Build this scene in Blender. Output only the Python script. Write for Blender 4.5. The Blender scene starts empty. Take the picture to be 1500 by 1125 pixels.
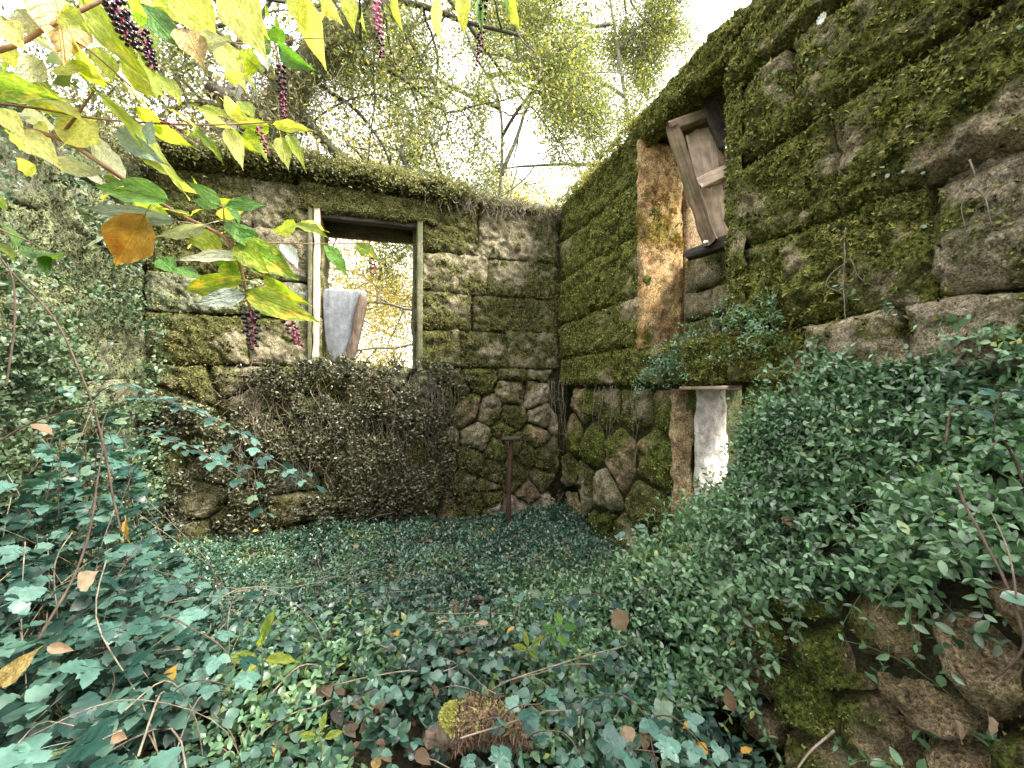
import bpy, math, random
import numpy as np
from mathutils import Matrix, Vector

# ------------------------------------------------------------------ camera, sky, sun, exposure
S = bpy.context.scene
C = S.collection
cam_data = bpy.data.cameras.new('camera'); cam = bpy.data.objects.new('camera', cam_data); C.objects.link(cam)
cam_data.sensor_width = 36.0; cam_data.lens = 14.4; cam_data.clip_start = 0.02; cam_data.clip_end = 600
cam.location = (0, 0, 0); cam.rotation_euler = (math.radians(90.3), 0, 0)
S.camera = cam
SUN = np.array([0.66, -0.24, 0.71]); SUN = SUN / np.linalg.norm(SUN)
sun_el = math.asin(SUN[2]); sun_az = math.atan2(SUN[0], SUN[1])
w = bpy.data.worlds.new("World"); S.world = w; w.use_nodes = True
nt = w.node_tree; nt.nodes.clear()
out = nt.nodes.new('ShaderNodeOutputWorld'); add = nt.nodes.new('ShaderNodeAddShader')
sky = nt.nodes.new('ShaderNodeTexSky'); sky.sky_type = 'NISHITA'; sky.sun_disc = False
sky.sun_elevation = sun_el; sky.sun_rotation = sun_az; sky.dust_density = 3.0
b1 = nt.nodes.new('ShaderNodeBackground'); b1.inputs[1].default_value = 0.05
b2 = nt.nodes.new('ShaderNodeBackground'); b2.inputs[0].default_value = (1.0, 0.915, 0.83, 1); b2.inputs[1].default_value = 0.56   # thin bright cloud
nt.links.new(sky.outputs[0], b1.inputs[0]); nt.links.new(b1.outputs[0], add.inputs[0]); nt.links.new(b2.outputs[0], add.inputs[1])
nt.links.new(add.outputs[0], out.inputs[0])
sl = bpy.data.lights.new('sun', 'SUN'); sl.energy = 1.5; sl.angle = math.radians(16); sl.color = (1, .93, .82)
so = bpy.data.objects.new('sun', sl); C.objects.link(so)
so.rotation_euler = Vector(SUN).to_track_quat('Z', 'Y').to_euler()
S.view_settings.view_transform = 'Standard'; S.view_settings.look = 'None'; S.view_settings.gamma = 1.0
S.view_settings.use_curve_mapping = False
S.view_settings.exposure = 2.98

R = np.random.RandomState(7)
def nz(v): 
    v = np.asarray(v, float); return v / np.maximum(np.linalg.norm(v, axis=-1, keepdims=True), 1e-9)
F0 = 600.0
def W(x, y, Y): return np.array([(x - 750) / F0 * Y, Y, -(y - 560) / F0 * Y])

# ------------------------------------------------------------------ noise
def _h(i, j, k, seed):
    n = (i * 73856093) ^ (j * 19349663) ^ (k * 83492791) ^ (seed * 2654435)
    n = (n ^ (n >> 13)) * 1274126177 & 0x7fffffff
    n = (n ^ (n >> 11)) & 0xffffff
    return n / float(0xffffff)
def vn(P, f=1.0, seed=0):
    P = np.asarray(P, float) * f + 1000.0
    i = np.floor(P).astype(np.int64); t = P - i; t = t * t * (3 - 2 * t); r = 0
    for a in (0, 1):
        for b in (0, 1):
            for c in (0, 1):
                wt = (t[..., 0] if a else 1 - t[..., 0]) * (t[..., 1] if b else 1 - t[..., 1]) * (t[..., 2] if c else 1 - t[..., 2])
                r = r + wt * _h(i[..., 0] + a, i[..., 1] + b, i[..., 2] + c, seed)
    return r
def fbm(P, f=1.0, o=4, seed=0, g=.5):
    r = 0; a = 1; s = 0
    for k in range(o):
        r = r + a * vn(P, f, seed + k * 17); s += a; a *= g; f *= 2.03
    return r / s
def sstep(a, b, x):
    t = np.clip((x - a) / (b - a), 0, 1); return t * t * (3 - 2 * t)

# ------------------------------------------------------------------ scene helpers
def tag(o, label=None, cat=None, group=None, kind=None):
    if label: o['label'] = label
    if cat: o['category'] = cat
    if group: o['group'] = group
    if kind: o['kind'] = kind
    return o
def empty(name, loc, label, cat, group=None):
    o = bpy.data.objects.new(name, None); C.objects.link(o); o.location = tuple(loc); o.empty_display_size = .1
    return tag(o, label, cat, group)
def make_mesh(name, V, F, mat, attrs=None, smooth=False):
    me = bpy.data.meshes.new(name)
    V = np.asarray(V, np.float32)
    Fs = F if isinstance(F, list) else [F]
    Fs = [np.asarray(f, np.int32) for f in Fs if len(f)]
    nl = sum(f.size for f in Fs); npoly = sum(len(f) for f in Fs)
    me.vertices.add(len(V)); me.vertices.foreach_set('co', V.ravel())
    me.loops.add(nl); me.polygons.add(npoly)
    me.loops.foreach_set('vertex_index', np.concatenate([f.ravel() for f in Fs]))
    tot = np.concatenate([np.full(len(f), f.shape[1], np.int32) for f in Fs])
    st = np.concatenate([[0], np.cumsum(tot)[:-1]]).astype(np.int32)
    me.polygons.foreach_set('loop_start', st)
    try: me.polygons.foreach_set('loop_total', tot)
    except Exception: pass
    if smooth: me.polygons.foreach_set('use_smooth', np.ones(npoly, bool))
    me.update(calc_edges=True)
    for k, v in (attrs or {}).items():
        a = me.attributes.new(k, 'FLOAT', 'POINT'); a.data.foreach_set('value', np.asarray(v, np.float32))
    me.materials.append(mat)
    return me
def put(name, V, F, mat, parent=None, attrs=None, smooth=False, kind=None):
    V = np.asarray(V, float)
    if parent is not None: V = V - np.array(parent.location)
    me = make_mesh(name, V, F, mat, attrs, smooth)
    o = bpy.data.objects.new(name, me); C.objects.link(o)
    if parent is not None: o.parent = parent
    if kind: o['kind'] = kind
    return o
def child_of(o, parent):          # o holds world-space vertices relative to its parent's parent
    o.parent = parent
    return o

# ------------------------------------------------------------------ materials
def newmat(name):
    m = bpy.data.materials.new(name); m.use_nodes = True; m.node_tree.nodes.clear(); return m, m.node_tree
def N(nt, t, **k):
    n = nt.nodes.new(t)
    for a, b in k.items(): setattr(n, a, b)
    return n
def ramp(nt, src, stops):
    r = N(nt, 'ShaderNodeValToRGB'); e = r.color_ramp.elements
    while len(e) < len(stops): e.new(.5)
    for i, (p, c) in enumerate(stops): e[i].position = p; e[i].color = (*c, 1) if len(c) == 3 else c
    nt.links.new(src, r.inputs[0]); return r.outputs[0]
def noise(nt, co, sc, det=5, rough=.6, dist=0):
    n = N(nt, 'ShaderNodeTexNoise'); n.inputs['Scale'].default_value = sc; n.inputs['Detail'].default_value = det
    n.inputs['Roughness'].default_value = rough; n.inputs['Distortion'].default_value = dist
    nt.links.new(co, n.inputs['Vector']); return n.outputs['Fac']
def mixc(nt, f, a, b, mode='MIX'):
    n = N(nt, 'ShaderNodeMix', data_type='RGBA', blend_type=mode)
    if isinstance(f, (int, float)): n.inputs[0].default_value = f
    else: nt.links.new(f, n.inputs[0])
    for s, v in ((n.inputs[6], a), (n.inputs[7], b)):
        if isinstance(v, tuple): s.default_value = (*v, 1)
        else: nt.links.new(v, s)
    return n.outputs[2]
def bw(v): return (v, v, v)

def leaf_mat(name, c0, c1, trans, tf=.4, rough=.42, by='attr', edge=None, spec=.5, c2=None, veins=False, cg=None):
    m, t = newmat(name); o = N(t, 'ShaderNodeOutputMaterial')
    if by == 'attr':
        a = N(t, 'ShaderNodeAttribute', attribute_name='rnd'); r = a.outputs['Fac']
    else:
        a = N(t, 'ShaderNodeObjectInfo'); r = a.outputs['Random']
    stops = [(0, c0), (.20, c0), (.62, c1), (.84 if cg else .90, cg or c1), (1, c2 or c1)]
    col = ramp(t, r, stops)
    tc = N(t, 'ShaderNodeTexCoord'); nf = noise(t, tc.outputs['Object'], 3 if by != 'attr' else 30, 4)
    shade = ramp(t, nf, [(.3, bw(.72)), (.7, bw(1.15))])
    col = mixc(t, 1.0, col, shade, 'MULTIPLY')
    if edge:
        nf2 = noise(t, tc.outputs['Object'], 2.2, 4, .7)
        f = ramp(t, nf2, [(.52, bw(0)), (.66, bw(1))]); col = mixc(t, f, col, edge)
    p = N(t, 'ShaderNodeBsdfPrincipled')
    p.inputs['Roughness'].default_value = rough; p.inputs['Specular IOR Level'].default_value = spec
    if veins:
        sx = N(t, 'ShaderNodeSeparateXYZ'); t.links.new(tc.outputs['Object'], sx.inputs[0])
        def mth(op, a, b=0.0):
            q = N(t, 'ShaderNodeMath', operation=op)
            for k, v in ((0, a), (1, b)):
                if isinstance(v, (int, float)): q.inputs[k].default_value = v
                else: t.links.new(v, q.inputs[k])
            return q.outputs[0]
        ay = mth('ABSOLUTE', sx.outputs[1]); wv = mth('ADD', mth('SUBTRACT', mth('MULTIPLY', sx.outputs[0], 9.0), mth('MULTIPLY', ay, 7.0)), mth('MULTIPLY', nf, 1.6))
        saw = mth('PINGPONG', wv, .5); lines = ramp(t, saw, [(.0, bw(1)), (.09, bw(0))]); mid = ramp(t, ay, [(.012, bw(1)), (.03, bw(0))])
        vf = mth('MAXIMUM', lines, mid); mot = ramp(t, noise(t, tc.outputs['Object'], 9, 6, .75), [(.35, bw(.62)), (.65, bw(1.25))]); col = mixc(t, 1.0, col, mot, 'MULTIPLY')
        lt = mixc(t, 1.0, col, (1.5, 1.45, 1.3), 'MULTIPLY'); vfm = mth('MULTIPLY', vf, .55); col = mixc(t, vfm, col, lt)
        bp = N(t, 'ShaderNodeBump'); bp.inputs['Strength'].default_value = .7; bp.inputs['Distance'].default_value = .02; t.links.new(mth('SUBTRACT', nf, vf), bp.inputs['Height']); t.links.new(bp.outputs[0], p.inputs['Normal'])
    t.links.new(col, p.inputs['Base Color'])
    tr = N(t, 'ShaderNodeBsdfTranslucent')
    tcol = mixc(t, 1.0, col, trans, 'MULTIPLY'); t.links.new(tcol, tr.inputs[0])
    mx = N(t, 'ShaderNodeMixShader'); mx.inputs[0].default_value = tf
    t.links.new(p.outputs[0], mx.inputs[1]); t.links.new(tr.outputs[0], mx.inputs[2]); t.links.new(mx.outputs[0], o.inputs[0])
    return m

def stone_mat(name, c_lo, c_hi, moss_lo=(.030, .040, .010), moss_hi=(.115, .130, .032), lichen=.5, lichen_c=(.50, .48, .40), stain=.5, bump=.5, sc=1.0, grainy=1.0):
    m, t = newmat(name); o = N(t, 'ShaderNodeOutputMaterial'); g = N(t, 'ShaderNodeNewGeometry'); co = g.outputs['Position']
    base = ramp(t, noise(t, co, 7 * sc, 9, .78), [(.38, c_lo), (.60, c_hi)])
    grain = ramp(t, noise(t, co, 120 * sc, 4, .85), [(.40, bw(.22)), (.48, bw(.85)), (.54, bw(1.1)), (.61, bw(1.9))])
    base = mixc(t, grainy, base, grain, 'MULTIPLY')
    dk = ramp(t, noise(t, co, 11 * sc, 9, .75, .4), [(.40, bw(1)), (.56, bw(0))])
    mu = N(t, 'ShaderNodeMath', operation='MULTIPLY'); t.links.new(dk, mu.inputs[0]); mu.inputs[1].default_value = stain
    base = mixc(t, mu.outputs[0], base, (.035, .030, .022))
    li = ramp(t, noise(t, co, 21 * sc, 10, .82, .3), [(.555, bw(0)), (.60, bw(1))])
    mu = N(t, 'ShaderNodeMath', operation='MULTIPLY'); t.links.new(li, mu.inputs[0]); mu.inputs[1].default_value = lichen
    base = mixc(t, mu.outputs[0], base, lichen_c)
    mo = ramp(t, noise(t, co, 11 * sc, 8, .78), [(.38, moss_lo), (.60, moss_hi)])
    fine = ramp(t, noise(t, co, 75 * sc, 6, .85), [(.40, bw(.15)), (.5, bw(.9)), (.60, bw(2.2))])
    mo = mixc(t, 1.0, mo, fine, 'MULTIPLY')
    a = N(t, 'ShaderNodeAttribute', attribute_name='moss')
    nn = noise(t, co, 45 * sc, 5, .8)
    ad = N(t, 'ShaderNodeMath', operation='ADD'); t.links.new(a.outputs['Fac'], ad.inputs[0]); t.links.new(nn, ad.inputs[1])
    f = ramp(t, ad.outputs[0], [(.72, bw(0)), (1.12, bw(1))])
    col = mixc(t, f, base, mo)
    p = N(t, 'ShaderNodeBsdfPrincipled'); t.links.new(col, p.inputs['Base Color']); p.inputs['Roughness'].default_value = .93
    p.inputs['Specular IOR Level'].default_value = .15
    b = N(t, 'ShaderNodeBump'); b.inputs['Strength'].default_value = 1.0; b.inputs['Distance'].default_value = .022 * (bump + .4)
    hn = noise(t, co, 42 * sc, 10, .82, .3); t.links.new(hn, b.inputs['Height']); t.links.new(b.outputs[0], p.inputs['Normal'])
    t.links.new(p.outputs[0], o.inputs[0]); return m

def wood_mat(name, lo, hi, axis_scale=(4, 60, 60), stain=(.05, .04, .03), green=0.0):
    m, t = newmat(name); o = N(t, 'ShaderNodeOutputMaterial'); tc = N(t, 'ShaderNodeTexCoord')
    mp = N(t, 'ShaderNodeMapping'); mp.inputs['Scale'].default_value = axis_scale; t.links.new(tc.outputs['Object'], mp.inputs[0])
    f = noise(t, mp.outputs[0], 1.0, 8, .7, .5); col = ramp(t, f, [(.28, stain), (.42, lo), (.68, hi)])
    f2 = noise(t, tc.outputs['Object'], 14, 6, .7); col = mixc(t, 1.0, col, ramp(t, f2, [(.3, bw(.55)), (.7, bw(1.2))]), 'MULTIPLY')
    if green:
        gf = ramp(t, noise(t, tc.outputs['Object'], 9, 5), [(.42, bw(0)), (.58, bw(green))]); col = mixc(t, gf, col, (.07, .085, .025))
    p = N(t, 'ShaderNodeBsdfPrincipled'); t.links.new(col, p.inputs['Base Color']); p.inputs['Roughness'].default_value = .8
    b = N(t, 'ShaderNodeBump'); b.inputs['Strength'].default_value = .6; b.inputs['Distance'].default_value = .006
    t.links.new(f, b.inputs['Height']); t.links.new(b.outputs[0], p.inputs['Normal']); t.links.new(p.outputs[0], o.inputs[0]); return m

M = {}
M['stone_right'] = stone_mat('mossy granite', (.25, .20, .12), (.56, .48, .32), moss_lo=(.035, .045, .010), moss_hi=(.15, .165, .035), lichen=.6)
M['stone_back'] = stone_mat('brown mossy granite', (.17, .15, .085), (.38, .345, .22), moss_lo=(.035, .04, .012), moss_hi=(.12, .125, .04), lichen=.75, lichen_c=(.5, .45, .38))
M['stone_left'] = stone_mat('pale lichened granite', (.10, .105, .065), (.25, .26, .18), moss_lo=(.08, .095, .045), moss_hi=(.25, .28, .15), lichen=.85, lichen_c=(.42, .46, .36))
M['stone_rubble'] = stone_mat('damp rubble stone', (.15, .11, .06), (.44, .34, .21), moss_lo=(.03, .04, .008), moss_hi=(.12, .15, .03), lichen=.5, lichen_c=(.34, .30, .2), stain=.6)
M['stone_pale'] = stone_mat('pale rubble stone', (.26, .215, .14), (.56, .48, .345), lichen=.7, lichen_c=(.6, .57, .5), stain=.45)
M['stone_orange'] = stone_mat('ochre stained stone', (.36, .20, .075), (.66, .48, .24), moss_lo=(.12, .12, .02), moss_hi=(.28, .25, .06), lichen=.7, lichen_c=(.72, .58, .38), stain=.6, bump=.6)
M['plaster_daylit'] = stone_mat('flaking limewash with painted daylight', (.74, .70, .63), (.90, .87, .82), lichen=.3, lichen_c=(.88, .86, .82), stain=.45, bump=.1, grainy=.25)  # flaking limewash, its white raised to carry daylight from outside
M['plaster_ochre'] = stone_mat('ochre limewash', (.30, .205, .10), (.56, .43, .25), lichen=.5, lichen_c=(.62, .5, .34), stain=.7)
M['core'] = stone_mat('dark earth mortar', (.035, .028, .018), (.085, .07, .045), moss_lo=(.02, .025, .008), moss_hi=(.06, .07, .02), lichen=.15)
M['soil'] = stone_mat('leaf mould soil', (.018, .013, .008), (.055, .04, .024), moss_lo=(.02, .03, .01), moss_hi=(.05, .07, .02), lichen=.12, lichen_c=(.16, .11, .06))
M['moss'] = leaf_mat('moss', (.030, .036, .009), (.42, .43, .13), (1, 1, .6), .25, .8, spec=.1, c2=(.50, .45, .28))
M['moss_brown'] = leaf_mat('brown moss', (.022, .020, .008), (.32, .29, .12), (1, 1, .6), .25, .8, spec=.1, c2=(.36, .31, .20))
M['moss_ochre'] = leaf_mat('ochre moss', (.16, .10, .03), (.50, .34, .12), (1, 1, .6), .25, .8, spec=.1, c2=(.24, .25, .05))
M['moss_grey'] = leaf_mat('grey moss', (.022, .028, .012), (.22, .26, .14), (1, 1, .7), .2, .85, spec=.1, c2=(.34, .33, .22))
M['vinca'] = leaf_mat('periwinkle leaf', (.008, .026, .018), (.105, .215, .150), (.8, 1.2, .5), .18, .30, c2=(.34, .36, .12), spec=.75, cg=(.12, .21, .085))
M['vinca_bank'] = leaf_mat('green periwinkle leaf', (.010, .030, .015), (.175, .32, .17), (.9, 1.3, .4), .20, .30, c2=(.42, .46, .12), spec=.75)
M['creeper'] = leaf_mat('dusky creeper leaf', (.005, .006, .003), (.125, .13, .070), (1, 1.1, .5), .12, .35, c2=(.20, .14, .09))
M['ivy_top'] = leaf_mat('wall top creeper', (.03, .042, .012), (.23, .235, .095), (1.2, 1.2, .5), .35, .5, c2=(.40, .33, .20))
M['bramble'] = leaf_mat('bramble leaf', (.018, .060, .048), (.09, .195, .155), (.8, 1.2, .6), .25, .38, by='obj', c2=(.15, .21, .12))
M['bramble_fill'] = leaf_mat('bramble leaf with painted shade', (.012, .036, .028), (.08, .165, .125), (.8, 1.2, .6), .25, .4)  # darker copy of the bramble leaf, shade put into its colour
M['stem_brown'] = wood_mat('brown stem', (.065, .042, .03), (.14, .10, .07), (30, 30, 30))
M['stem_green'] = wood_mat('green stem', (.06, .09, .03), (.16, .18, .07), (30, 30, 30), (.05, .06, .02))
M['root'] = wood_mat('pale dry root', (.14, .115, .08), (.32, .28, .21), (30, 30, 30), (.08, .06, .04))
M['poke_stem'] = wood_mat('pink pokeweed stem', (.24, .12, .075), (.36, .23, .14), (20, 20, 20), (.22, .09, .07))
M['bark'] = wood_mat('bark', (.05, .042, .032), (.12, .10, .075), (14, 14, 3), (.035, .03, .02), green=.6)
M['bark_dark'] = wood_mat('dark bark', (.025, .02, .016), (.07, .058, .045), (14, 14, 3), (.012, .01, .008), green=.3)
M['bark_far'] = wood_mat('lichened bark', (.13, .12, .10), (.26, .25, .22), (14, 14, 3), (.06, .055, .05), green=.4)
M['tree_leaf'] = leaf_mat('autumn tree leaf', (.07, .09, .03), (.21, .245, .085), (1.4, 1.4, .85), .55, .5, c2=(.62, .50, .08))
M['tree_leaf_gold'] = leaf_mat('golden tree leaf', (.20, .20, .06), (.48, .42, .14), (1.5, 1.3, .5), .55, .5, c2=(.75, .66, .2))
M['twig_leaf'] = leaf_mat('hanging lichen', (.09, .10, .045), (.25, .24, .12), (1.1, 1.1, .6), .3, .8, c2=(.3, .25, .12))
def poke(n, a, b, tf=.66, tr=(1.7, 1.7, .6), edge=None): M[n] = leaf_mat('pokeweed leaf ' + n, a, b, tr, tf, .45, by='obj', edge=edge, veins=True)
poke('p_yellow', (.46, .50, .14), (.64, .64, .28)); poke('p_lime', (.20, .32, .05), (.34, .42, .08), edge=(.50, .50, .12)); poke('p_green', (.07, .19, .035), (.13, .27, .05), .4)
poke('p_blue', (.30, .40, .34), (.42, .50, .44), .25, (1, 1.1, .8)); poke('p_pale', (.52, .56, .38), (.66, .68, .50), .35, (1.2, 1.2, .8))
poke('p_orange', (.58, .40, .085), (.66, .48, .12), .35, (1.4, 1, .4), edge=(.42, .20, .04)); poke('p_tan', (.50, .38, .15), (.6, .44, .2), .4, (1.2, 1, .6))
poke('p_turn', (.20, .36, .035), (.30, .42, .05), .4, edge=(.66, .50, .07))
M['dry_leaf'] = leaf_mat('dry fallen leaf', (.20, .135, .08), (.36, .27, .17), (1.2, 1, .7), .2, .6, by='obj', c2=(.52, .42, .30))
M['litter'] = leaf_mat('brown litter leaf', (.025, .017, .011), (.12, .085, .05), (1, 1, .7), .15, .7, c2=(.26, .18, .10))
M['ivy_left'] = leaf_mat('grey green ivy leaf', (.018, .035, .018), (.13, .20, .11), (1, 1.2, .5), .25, .4, c2=(.30, .33, .12))
M['litter_dark'] = leaf_mat('brown root fibre', (.02, .012, .008), (.17, .10, .06), (1, 1, .7), .1, .8, c2=(.34, .22, .14))
M['shade_leaf'] = leaf_mat('green tree leaf', (.04, .07, .02), (.10, .14, .035), (1.2, 1.3, .5), .35, .5)
M['gold_leaf'] = leaf_mat('golden fallen leaf', (.50, .28, .04), (.60, .38, .08), (1.2, 1, .7), .2, .6, by='obj')
M['wood_pale'] = wood_mat('pale bleached board', (.50, .38, .27), (.76, .63, .49), (3, 40, 40), (.20, .15, .10))
M['wood_brown'] = wood_mat('weathered brown timber', (.17, .11, .07), (.38, .27, .18), (3, 50, 50), (.035, .025, .018), green=.5)
M['wood_dark'] = wood_mat('dark rotten timber', (.03, .025, .02), (.085, .065, .05), (8, 40, 40), (.012, .01, .008))
M['wood_green'] = wood_mat('green stained timber', (.11, .11, .055), (.26, .26, .16), (60, 60, 4), (.03, .035, .012), green=.8)
M['wood_grey'] = wood_mat('silver grey board', (.20, .22, .25), (.34, .36, .40), (16, 16, 3), (.20, .20, .20), green=.15)
M['bark_strip'] = wood_mat('bark strip', (.11, .08, .055), (.24, .18, .13), (30, 30, 5))
def simple(name, col, rough, metal=0.0, spec=.5):
    m, t = newmat(name); o = N(t, 'ShaderNodeOutputMaterial'); p = N(t, 'ShaderNodeBsdfPrincipled'); tc = N(t, 'ShaderNodeTexCoord')
    f = noise(t, tc.outputs['Object'], 60, 5); c = mixc(t, 1.0, col, ramp(t, f, [(.3, bw(.55)), (.7, bw(1.3))]), 'MULTIPLY'); t.links.new(c, p.inputs['Base Color'])
    p.inputs['Roughness'].default_value = rough; p.inputs['Metallic'].default_value = metal; p.inputs['Specular IOR Level'].default_value = spec
    t.links.new(p.outputs[0], o.inputs[0]); return m
M['berry'] = simple('black berry', (.018, .006, .014), .22); M['berry_red'] = simple('purple berry', (.10, .012, .045), .28); M['pink'] = simple('magenta stalk', (.50, .06, .22), .5)
M['berry_green'] = simple('pink unripe berry', (.50, .16, .30), .4)
M['rust'] = simple('rusty iron', (.085, .045, .028), .85, .3); M['glint'] = simple('pale worn metal', (.75, .74, .72), .35, .6)
M['lichen_white'] = simple('white lichen', (.62, .66, .60), .9, 0, .1)
M['fern'] = leaf_mat('pale pennywort leaf', (.16, .25, .12), (.36, .46, .30), (1, 1.1, .7), .3, .5)

# ------------------------------------------------------------------ leaf templates: x along the leaf, y across, z up
def T_leaf(n=3, wid=.42, fold=.12, curl=.15, peak=.45):
    xs = np.linspace(0, 1, n + 2); V = [(0, 0, 0)]; F = []
    for x in xs[1:-1]:
        hw = wid * .5 * (np.sin(np.pi * x ** (np.log(.5) / np.log(peak))) ** .8); z = -curl * x * x
        V += [(x, hw, z + fold * hw * 2), (x, 0, z), (x, -hw, z + fold * hw * 2)]
    V.append((1, 0, -curl)); k = len(V) - 1
    F += [(0, 2, 1), (0, 3, 2)]
    for i in range(n - 1):
        a = 1 + 3 * i; b = a + 3
        F += [(a, a + 1, b + 1), (a, b + 1, b), (a + 1, a + 2, b + 2), (a + 1, b + 2, b + 1)]
    a = 1 + 3 * (n - 1); F += [(a, a + 1, k), (a + 1, a + 2, k)]
    return np.array(V, float), np.array(F)
VINCA = T_leaf(2, .50); RHOMB = (np.array([(0, 0, 0), (.5, .27, .05), (1, 0, -.08), (.5, -.27, .05)], float), np.array([(0, 3, 1), (1, 3, 2)]))
TUFT = (np.array([(-.35, 0, 0), (.35, 0, 0), (.1, .15, 1), (0, -.35, 0), (0, .35, 0), (.45, .1, .7)], float), np.array([(0, 1, 2), (3, 4, 5)]))
BLADE = (np.array([(0, .035, 0), (0, -.035, 0), (1, 0, -.1)], float), np.array([(0, 1, 2)]))
def scatter(T, P, D, Nn, L, Wd=None):
    """copies of template T at P, length axis D, normal near Nn, length L"""
    TV, TF = T; D = nz(D); Y = nz(np.cross(Nn, D)); Z = np.cross(D, Y); L = np.asarray(L)[:, None, None]
    Wd = L if Wd is None else np.asarray(Wd)[:, None, None]
    V = P[:, None] + L * TV[None, :, 0:1] * D[:, None] + Wd * TV[None, :, 1:2] * Y[:, None] + L * TV[None, :, 2:3] * Z[:, None]
    n, k = len(P), len(TV)
    F = (TF[None] + (np.arange(n) * k)[:, None, None]).reshape(-1, 3)
    return V.reshape(-1, 3), F, np.repeat(R.rand(n), k)
def joined(parts):
    Vs, Fs, As = [], [], []; o = 0
    for V, F, A in parts:
        Vs.append(V); Fs.append(F + o); As.append(A); o += len(V)
    return np.concatenate(Vs), np.concatenate(Fs), np.concatenate(As)
def tube(P, r, k=5, seed=0):
    P = np.asarray(P, float); n = len(P); r = np.broadcast_to(np.asarray(r, float), (n,))
    T = nz(np.gradient(P, axis=0)); ref = np.array([0, 0, 1.0]) if abs(T[0, 2]) < .8 else np.array([1.0, 0, 0])
    A = nz(np.cross(T, ref)); B = np.cross(T, A); th = np.arange(k) * 2 * np.pi / k
    V = P[:, None] + r[:, None, None] * (np.cos(th)[None, :, None] * A[:, None] + np.sin(th)[None, :, None] * B[:, None])
    V = V.reshape(-1, 3); F = []
    i = np.arange(n - 1)[:, None] * k; j = np.arange(k)[None]; j2 = (j + 1) % k
    q = np.stack([i + j, i + j2, i + k + j2, i + k + j], -1).reshape(-1, 4)
    F = np.concatenate([q[:, [0, 1, 2]], q[:, [0, 2, 3]]])
    cap = [(0, a + 1, a) for a in range(1, k - 1)] + [((n - 1) * k, (n - 1) * k + a, (n - 1) * k + a + 1) for a in range(1, k - 1)]
    return V, np.concatenate([F, np.array(cap)]), np.zeros(len(V))
def curve(pts, n=24):
    pts = np.asarray(pts, float); m = len(pts)
    if m == 2: return pts[0] + (pts[1] - pts[0]) * np.linspace(0, 1, n)[:, None]
    t = np.linspace(0, m - 1, n); out = []
    for x in t:
        i = min(int(x), m - 2); f = x - i
        p0, p1, p2, p3 = pts[max(i - 1, 0)], pts[i], pts[i + 1], pts[min(i + 2, m - 1)]
        out.append(.5 * ((2 * p1) + (-p0 + p2) * f + (2 * p0 - 5 * p1 + 4 * p2 - p3) * f * f + (-p0 + 3 * p1 - 3 * p2 + p3) * f ** 3))
    return np.array(out)
def wob(P, a, f, seed): return P + a * (np.stack([vn(P, f, seed), vn(P, f, seed + 5), vn(P, f, seed + 9)], -1) - .5) * 2

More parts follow.
